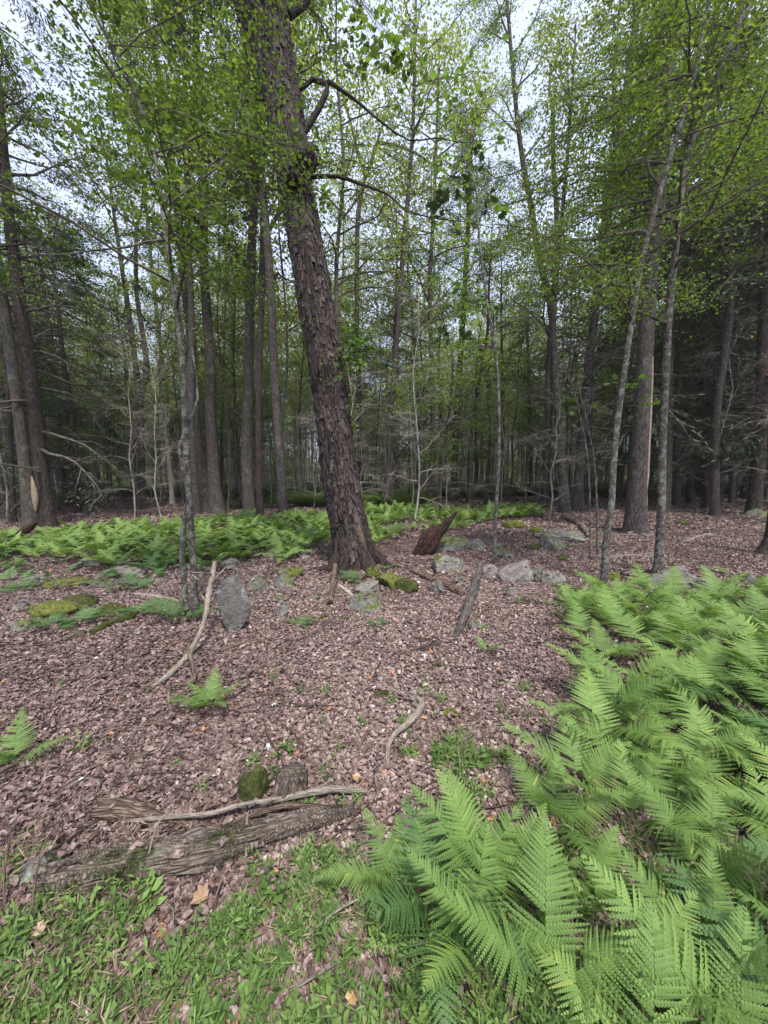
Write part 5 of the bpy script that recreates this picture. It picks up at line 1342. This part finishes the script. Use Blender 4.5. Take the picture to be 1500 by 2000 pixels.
# ------------------------------------------------------------------ leaf litter
def dead_leaf(seed):
    r = np.random.default_rng(seed)
    lob = seed % 3 == 0
    nseg = 6
    t = np.linspace(0, 1, nseg)
    w = np.sin(pi * (t * 0.92 + 0.04)) ** 0.8 * (0.30 if not lob else 0.38)
    if lob: w = w * (1 + 0.45 * np.array([0, 1, -1, 1, -1, 0])) * 0.9
    cu, cw, tw = r.uniform(-0.5, 0.9), r.uniform(-0.3, 1.0), r.normal(0, 0.5)
    V = []
    for k in range(nseg):
        x = t[k] - 0.5
        for e in (-1, 0, 1):
            y = e * w[k] * cos(cw * 0.5)
            z = cw * abs(e) * w[k] * 0.7 + cu * (x * x) * 1.0 + tw * x * y + r.normal(0, 0.045)
            V.append([x, y, z])
    V = np.array(V) + np.array([0, 0, 0.02])
    Q = []
    for k in range(nseg - 1):
        for e in (0, 1):
            Q.append([3 * k + e, 3 * k + e + 1, 3 * k + 4 + e, 3 * k + 3 + e])
    mb = MB(); mb.add(V, Q)
    return mb.mesh('dead_leaf', M['litter'], False)
cl_ = source_collection('dead_leaf', [dead_leaf(k) for k in range(12)])
def litter(name, n, y0, y1, szr, xf=1.12, up=0.35, seed=0, label=''):
    r = np.random.default_rng(seed)
    y = np.sqrt(r.uniform(y0 ** 2, y1 ** 2, n)); x = r.uniform(-1, 1, n) * (y * xf + 0.6)
    return x, y
LX, LY, LS = [], [], []
for n, y0, y1, s0, s1 in ((85000, 0.5, 2.4, 0.013, 0.045), (150000, 2.4, 5.0, 0.016, 0.048), (120000, 5.0, 9.0, 0.026, 0.062), (70000, 9.0, 17.0, 0.06, 0.12), (30000, 17, 40, 0.10, 0.20)):
    x, y = litter('', n, y0, y1, None, seed=int(y0 * 10))
    LX.append(x); LY.append(y); LS.append(rng.uniform(0, 1, n) ** 1.4 * (s1 - s0) + s0)
LX = np.concatenate(LX); LY = np.concatenate(LY); LS = np.concatenate(LS); n = len(LX)
tint = np.clip(rng.beta(1.9, 2.0, n) * 0.93 + 0.06 * vn(np.stack([LX / .4, LY / .4, LX * 0], 1), 4) + 0.12 * vn(np.stack([LX / 1.3, LY / 1.3, LX * 0], 1), 44), 0, 0.94)
sp_ = rng.uniform(0, 1, n); tint[sp_ > 0.993] = 0.965; tint[sp_ > 0.998] = 1.0
rotl = np.stack([rng.normal(0, 0.32, n), rng.normal(0, 0.32, n), rng.uniform(0, 6.28, n)], 1)
TP = np.vstack(TOPS); nt_ = len(TP)
LP3 = np.vstack([np.stack([LX, LY, Hn(LX, LY) + rng.uniform(0.0, 0.018, n)], 1), TP])
LS = np.concatenate([LS, rng.uniform(0.022, 0.06, nt_) * np.clip(TP[:, 1] / 4, 0.9, 1.4)])
rotl = np.vstack([rotl, np.stack([rng.normal(0, 0.5, nt_), rng.normal(0, 0.5, nt_), rng.uniform(0, 6.28, nt_)], 1)])
tint = np.concatenate([tint, np.clip(rng.beta(2.5, 2.2, nt_) * 0.93, 0, 0.94)]); n = len(LP3)
scatter('leaf_litter', LP3, rotl, LS, rng.integers(0, 12, n), tint, cl_, label='brown carpet of dry fallen leaves covering the forest floor', category='leaf litter')

# fine twigs in the litter
def litter_twig(seed):
    r = np.random.default_rng(seed); mb = MB()
    p = np.cumsum(np.vstack([[0, 0, 0], np.stack([np.full(5, 0.2), r.normal(0, 0.05, 5), r.normal(0, 0.012, 5)], 1)]), 0) - np.array([0.5, 0, 0])
    mb.tube(p, np.linspace(0.012, 0.004, 6), 4)
    q = p[2]; e = q + np.array([0.2, r.choice([-1, 1]) * 0.16, 0.03]); mb.tube([q, (q + e) / 2 + r.normal(0, .01, 3), e], [0.006, .005, .003], 3)
    return mb.mesh('litter_twig', M['stick'] if seed % 2 else M['brown'])
ct = source_collection('litter_twig', [litter_twig(k) for k in range(6)])
n = 9000
y = np.sqrt(rng.uniform(0.7, 12 ** 2, n)); x = rng.uniform(-1, 1, n) * (y * 1.1 + 0.5)
scatter('litter_twigs', np.stack([x, y, Hn(x, y) + 0.018], 1), np.stack([rng.normal(0, .05, n), rng.normal(0, .05, n), rng.uniform(0, 6.28, n)], 1), 0.06 + 0.5 * rng.uniform(0, 1, n) ** 3, rng.integers(0, 6, n), rng.uniform(0, 1, n), ct, label='fine fallen twigs strewn over the leaf litter', category='twigs')

# ------------------------------------------------------------------ stilt grass
def grass_clump(seed, ns=8, h=0.10, ll=0.055, wf=0.25, mat='grass'):
    r = np.random.default_rng(seed); mb = MB()
    for k in range(ns):
        b0 = np.array([r.normal(0, 0.03), r.normal(0, 0.03), 0]); az = r.uniform(0, 6.28); ln = r.uniform(0.1, 0.9)
        d = nrm([cos(az) * ln, sin(az) * ln, 1.0]); hh = h * r.uniform(0.5, 1.2)
        e = b0 + d * hh + np.array([cos(az), sin(az), 0]) * 0.02
        mb.tube([b0, (b0 + e) / 2, e], [0.0012, 0.001, 0.0006], 3, False, 0.3)
        m = r.integers(4, 7)
        t = np.linspace(0.25, 1, m)[:, None]; p = b0 + (e - b0) * t
        a2 = az + np.where(np.arange(m) % 2, 1.0, -1.0) * r.uniform(0.6, 1.4, m)
        D = np.stack([np.cos(a2), np.sin(a2), r.uniform(-0.25, 0.35, m)], 1); D[-1] = d + np.array([0, 0, .1])
        mb.leaves(p, D, np.tile([0, 0, 1.0], (m, 1)) + r.normal(0, .2, (m, 3)), ll * r.uniform(0.7, 1.25, m), ll * wf, 0.5, 0.12)
    return mb.mesh('grass_clump', M[mat])
cg = source_collection('grass_clump', [grass_clump(k, ns=6 + k % 3, ll=0.045 + 0.004 * (k % 4)) for k in range(7)] + [grass_clump(20, 5, 0.07, 0.040, 0.62), grass_clump(21, 4, 0.09, 0.050, 0.7), grass_clump(22, 7, 0.12, 0.09, 0.07), grass_clump(23, 8, 0.08, 0.08, 0.08, 'straw')])
n = 60000
y = np.sqrt(rng.uniform(0.5, 5.0 ** 2, n)); x = rng.uniform(-1, 1, n) * (y * 1.1 + 0.4)
u, v = pix(x, y, Hn(x, y))
nz = vn(np.stack([x / .35, y / .35, x * 0], 1), 31) * 0.6 + vn(np.stack([x / .12, y / .12, x * 0], 1), 32) * 0.35
# how much grass: lots at the bottom, thin among the leaves up to the curved branch
dens = np.interp(v, [1330, 1420, 1560, 1660, 1760, 1900, 2100], [-1.6, -0.9, -0.65, -0.2, 0.30, 0.50, 0.6])
dens = dens + np.exp(-((u - 880) / 230) ** 2 - ((v - 1460) / 90) ** 2) * 0.8
dens = dens + np.exp(-((u - 640) / 120) ** 2 - ((v - 1640) / 90) ** 2) * 0.6
dens = dens - np.exp(-((u - 250) / 200) ** 2 - ((v - 1500) / 90) ** 2) * 0.6 - np.exp(-((u - 150) / 160) ** 2 - ((v - 1800) / 60) ** 2) * 0.3
onlog = (np.abs(v - np.interp(u, [80, 300, 520, 700], [1722, 1690, 1636, 1588])) < 26) & (u > 70) & (u < 700)
keep = ((0.8 * nz + dens > 0.05) | ((v > 1330) & (v < 1750) & (rng.uniform(0, 1, n) < np.interp(u, [0, 400, 600, 1000], [0.01, 0.03, 0.11, 0.14])))) & ~onlog & (rng.uniform(0, 1, n) < np.clip(0.26 + 0.30 * dens + 0.22 * nz, 0.08, 0.6))
x, y = x[keep], y[keep]; n = len(x)
scatter('stilt_grass', np.stack([x, y, Hn(x, y)], 1), np.stack([rng.normal(0, .15, n), rng.normal(0, .15, n), rng.uniform(0, 6.28, n)], 1), rng.uniform(0.3, 0.8, n), rng.integers(0, 11, n), np.clip(rng.normal(0.5, .22, n), 0, 1), cg, label='bright green stilt grass covering the foreground', category='grass')

# big dry leaves that can be picked out
def big_leaf(label, u, v, s, col, seed):
    m, t = nodes('dry_leaf_colour')
    n1 = nd(t, 'ShaderNodeTexNoise', {'Scale': 25.0, 'Detail': 4.0})
    r_ = ramp(t, (n1, 'Fac'), [(0.3, tuple(0.55 * c for c in col)), (0.7, col)])
    b_ = nd(t, 'ShaderNodeBsdfPrincipled', {'Base Color': (r_, 'Color'), 'Roughness': 0.6})
    nd(t, 'ShaderNodeOutputMaterial', {'Surface': (b_, 'BSDF')})
    r = np.random.default_rng(seed); mb = MB()
    maple_leaves(mb, np.zeros((1, 3)), np.array([[cos(seed * 2.1), sin(seed * 2.1), 0.1]]), np.array([[0.2, -0.2, 1.0]]), [s], [0.5])
    V = mb.V[0]; V *= 0.6; V[:, 2] += np.abs(V[:, 1]) * 0.5 + r.normal(0, 0.006, len(V)); V[:, :2] += r.normal(0, 0.004, (len(V), 2)); V[:, 2] -= V[:, 2].min()
    p = G(u, v)
    obj('fallen_leaf', (mb, m, False), loc=(p[0], p[1], p[2] + 0.03), label=label, category='leaf')
big_leaf('large tan curled leaf below the rotting log', 395, 1778, 0.13, (0.30, 0.185, 0.105), 1)
big_leaf('pale pink-brown leaf at the left edge below the log', 70, 1840, 0.09, (0.5, 0.33, 0.25), 3)
big_leaf('tan leaf at the bottom centre of the grass', 695, 1958, 0.10, (0.46, 0.3, 0.15), 5)
big_leaf('yellow-tan leaf above the blue-green ferns', 690, 1535, 0.09, (0.48, 0.32, 0.16), 6)
big_leaf('pale green-white leaf in the leaves left of centre', 537, 1386, 0.07, (0.6, 0.68, 0.58), 8)
big_leaf('white leaf near the dark brown stick', 520, 1472, 0.06, (0.6, 0.65, 0.6), 9)
big_leaf('rust-orange leaf in the open litter', 645, 1394, 0.07, (0.45, 0.18, 0.08), 10)

# ------------------------------------------------------------------ the thin milky air under the trees
hm, t = nodes('haze_air')
pv = nd(t, 'ShaderNodeVolumePrincipled', {'Color': (0.93, 0.95, 0.86, 1), 'Density': 0.0009, 'Anisotropy': 0.2})
o_ = t.nodes.new('ShaderNodeOutputMaterial'); t.links.new(pv.outputs['Volume'], o_.inputs['Volume'])
mb = MB()
c8 = np.array([[x, y, z] for x in (-275, 275) for y in (-62, 325) for z in (-2.2, 42)], float)
mb.add(c8, [[0, 1, 3, 2], [4, 6, 7, 5], [0, 4, 5, 1], [2, 3, 7, 6], [0, 2, 6, 4], [1, 5, 7, 3]])
obj('haze', (mb, hm, False), kind='stuff')
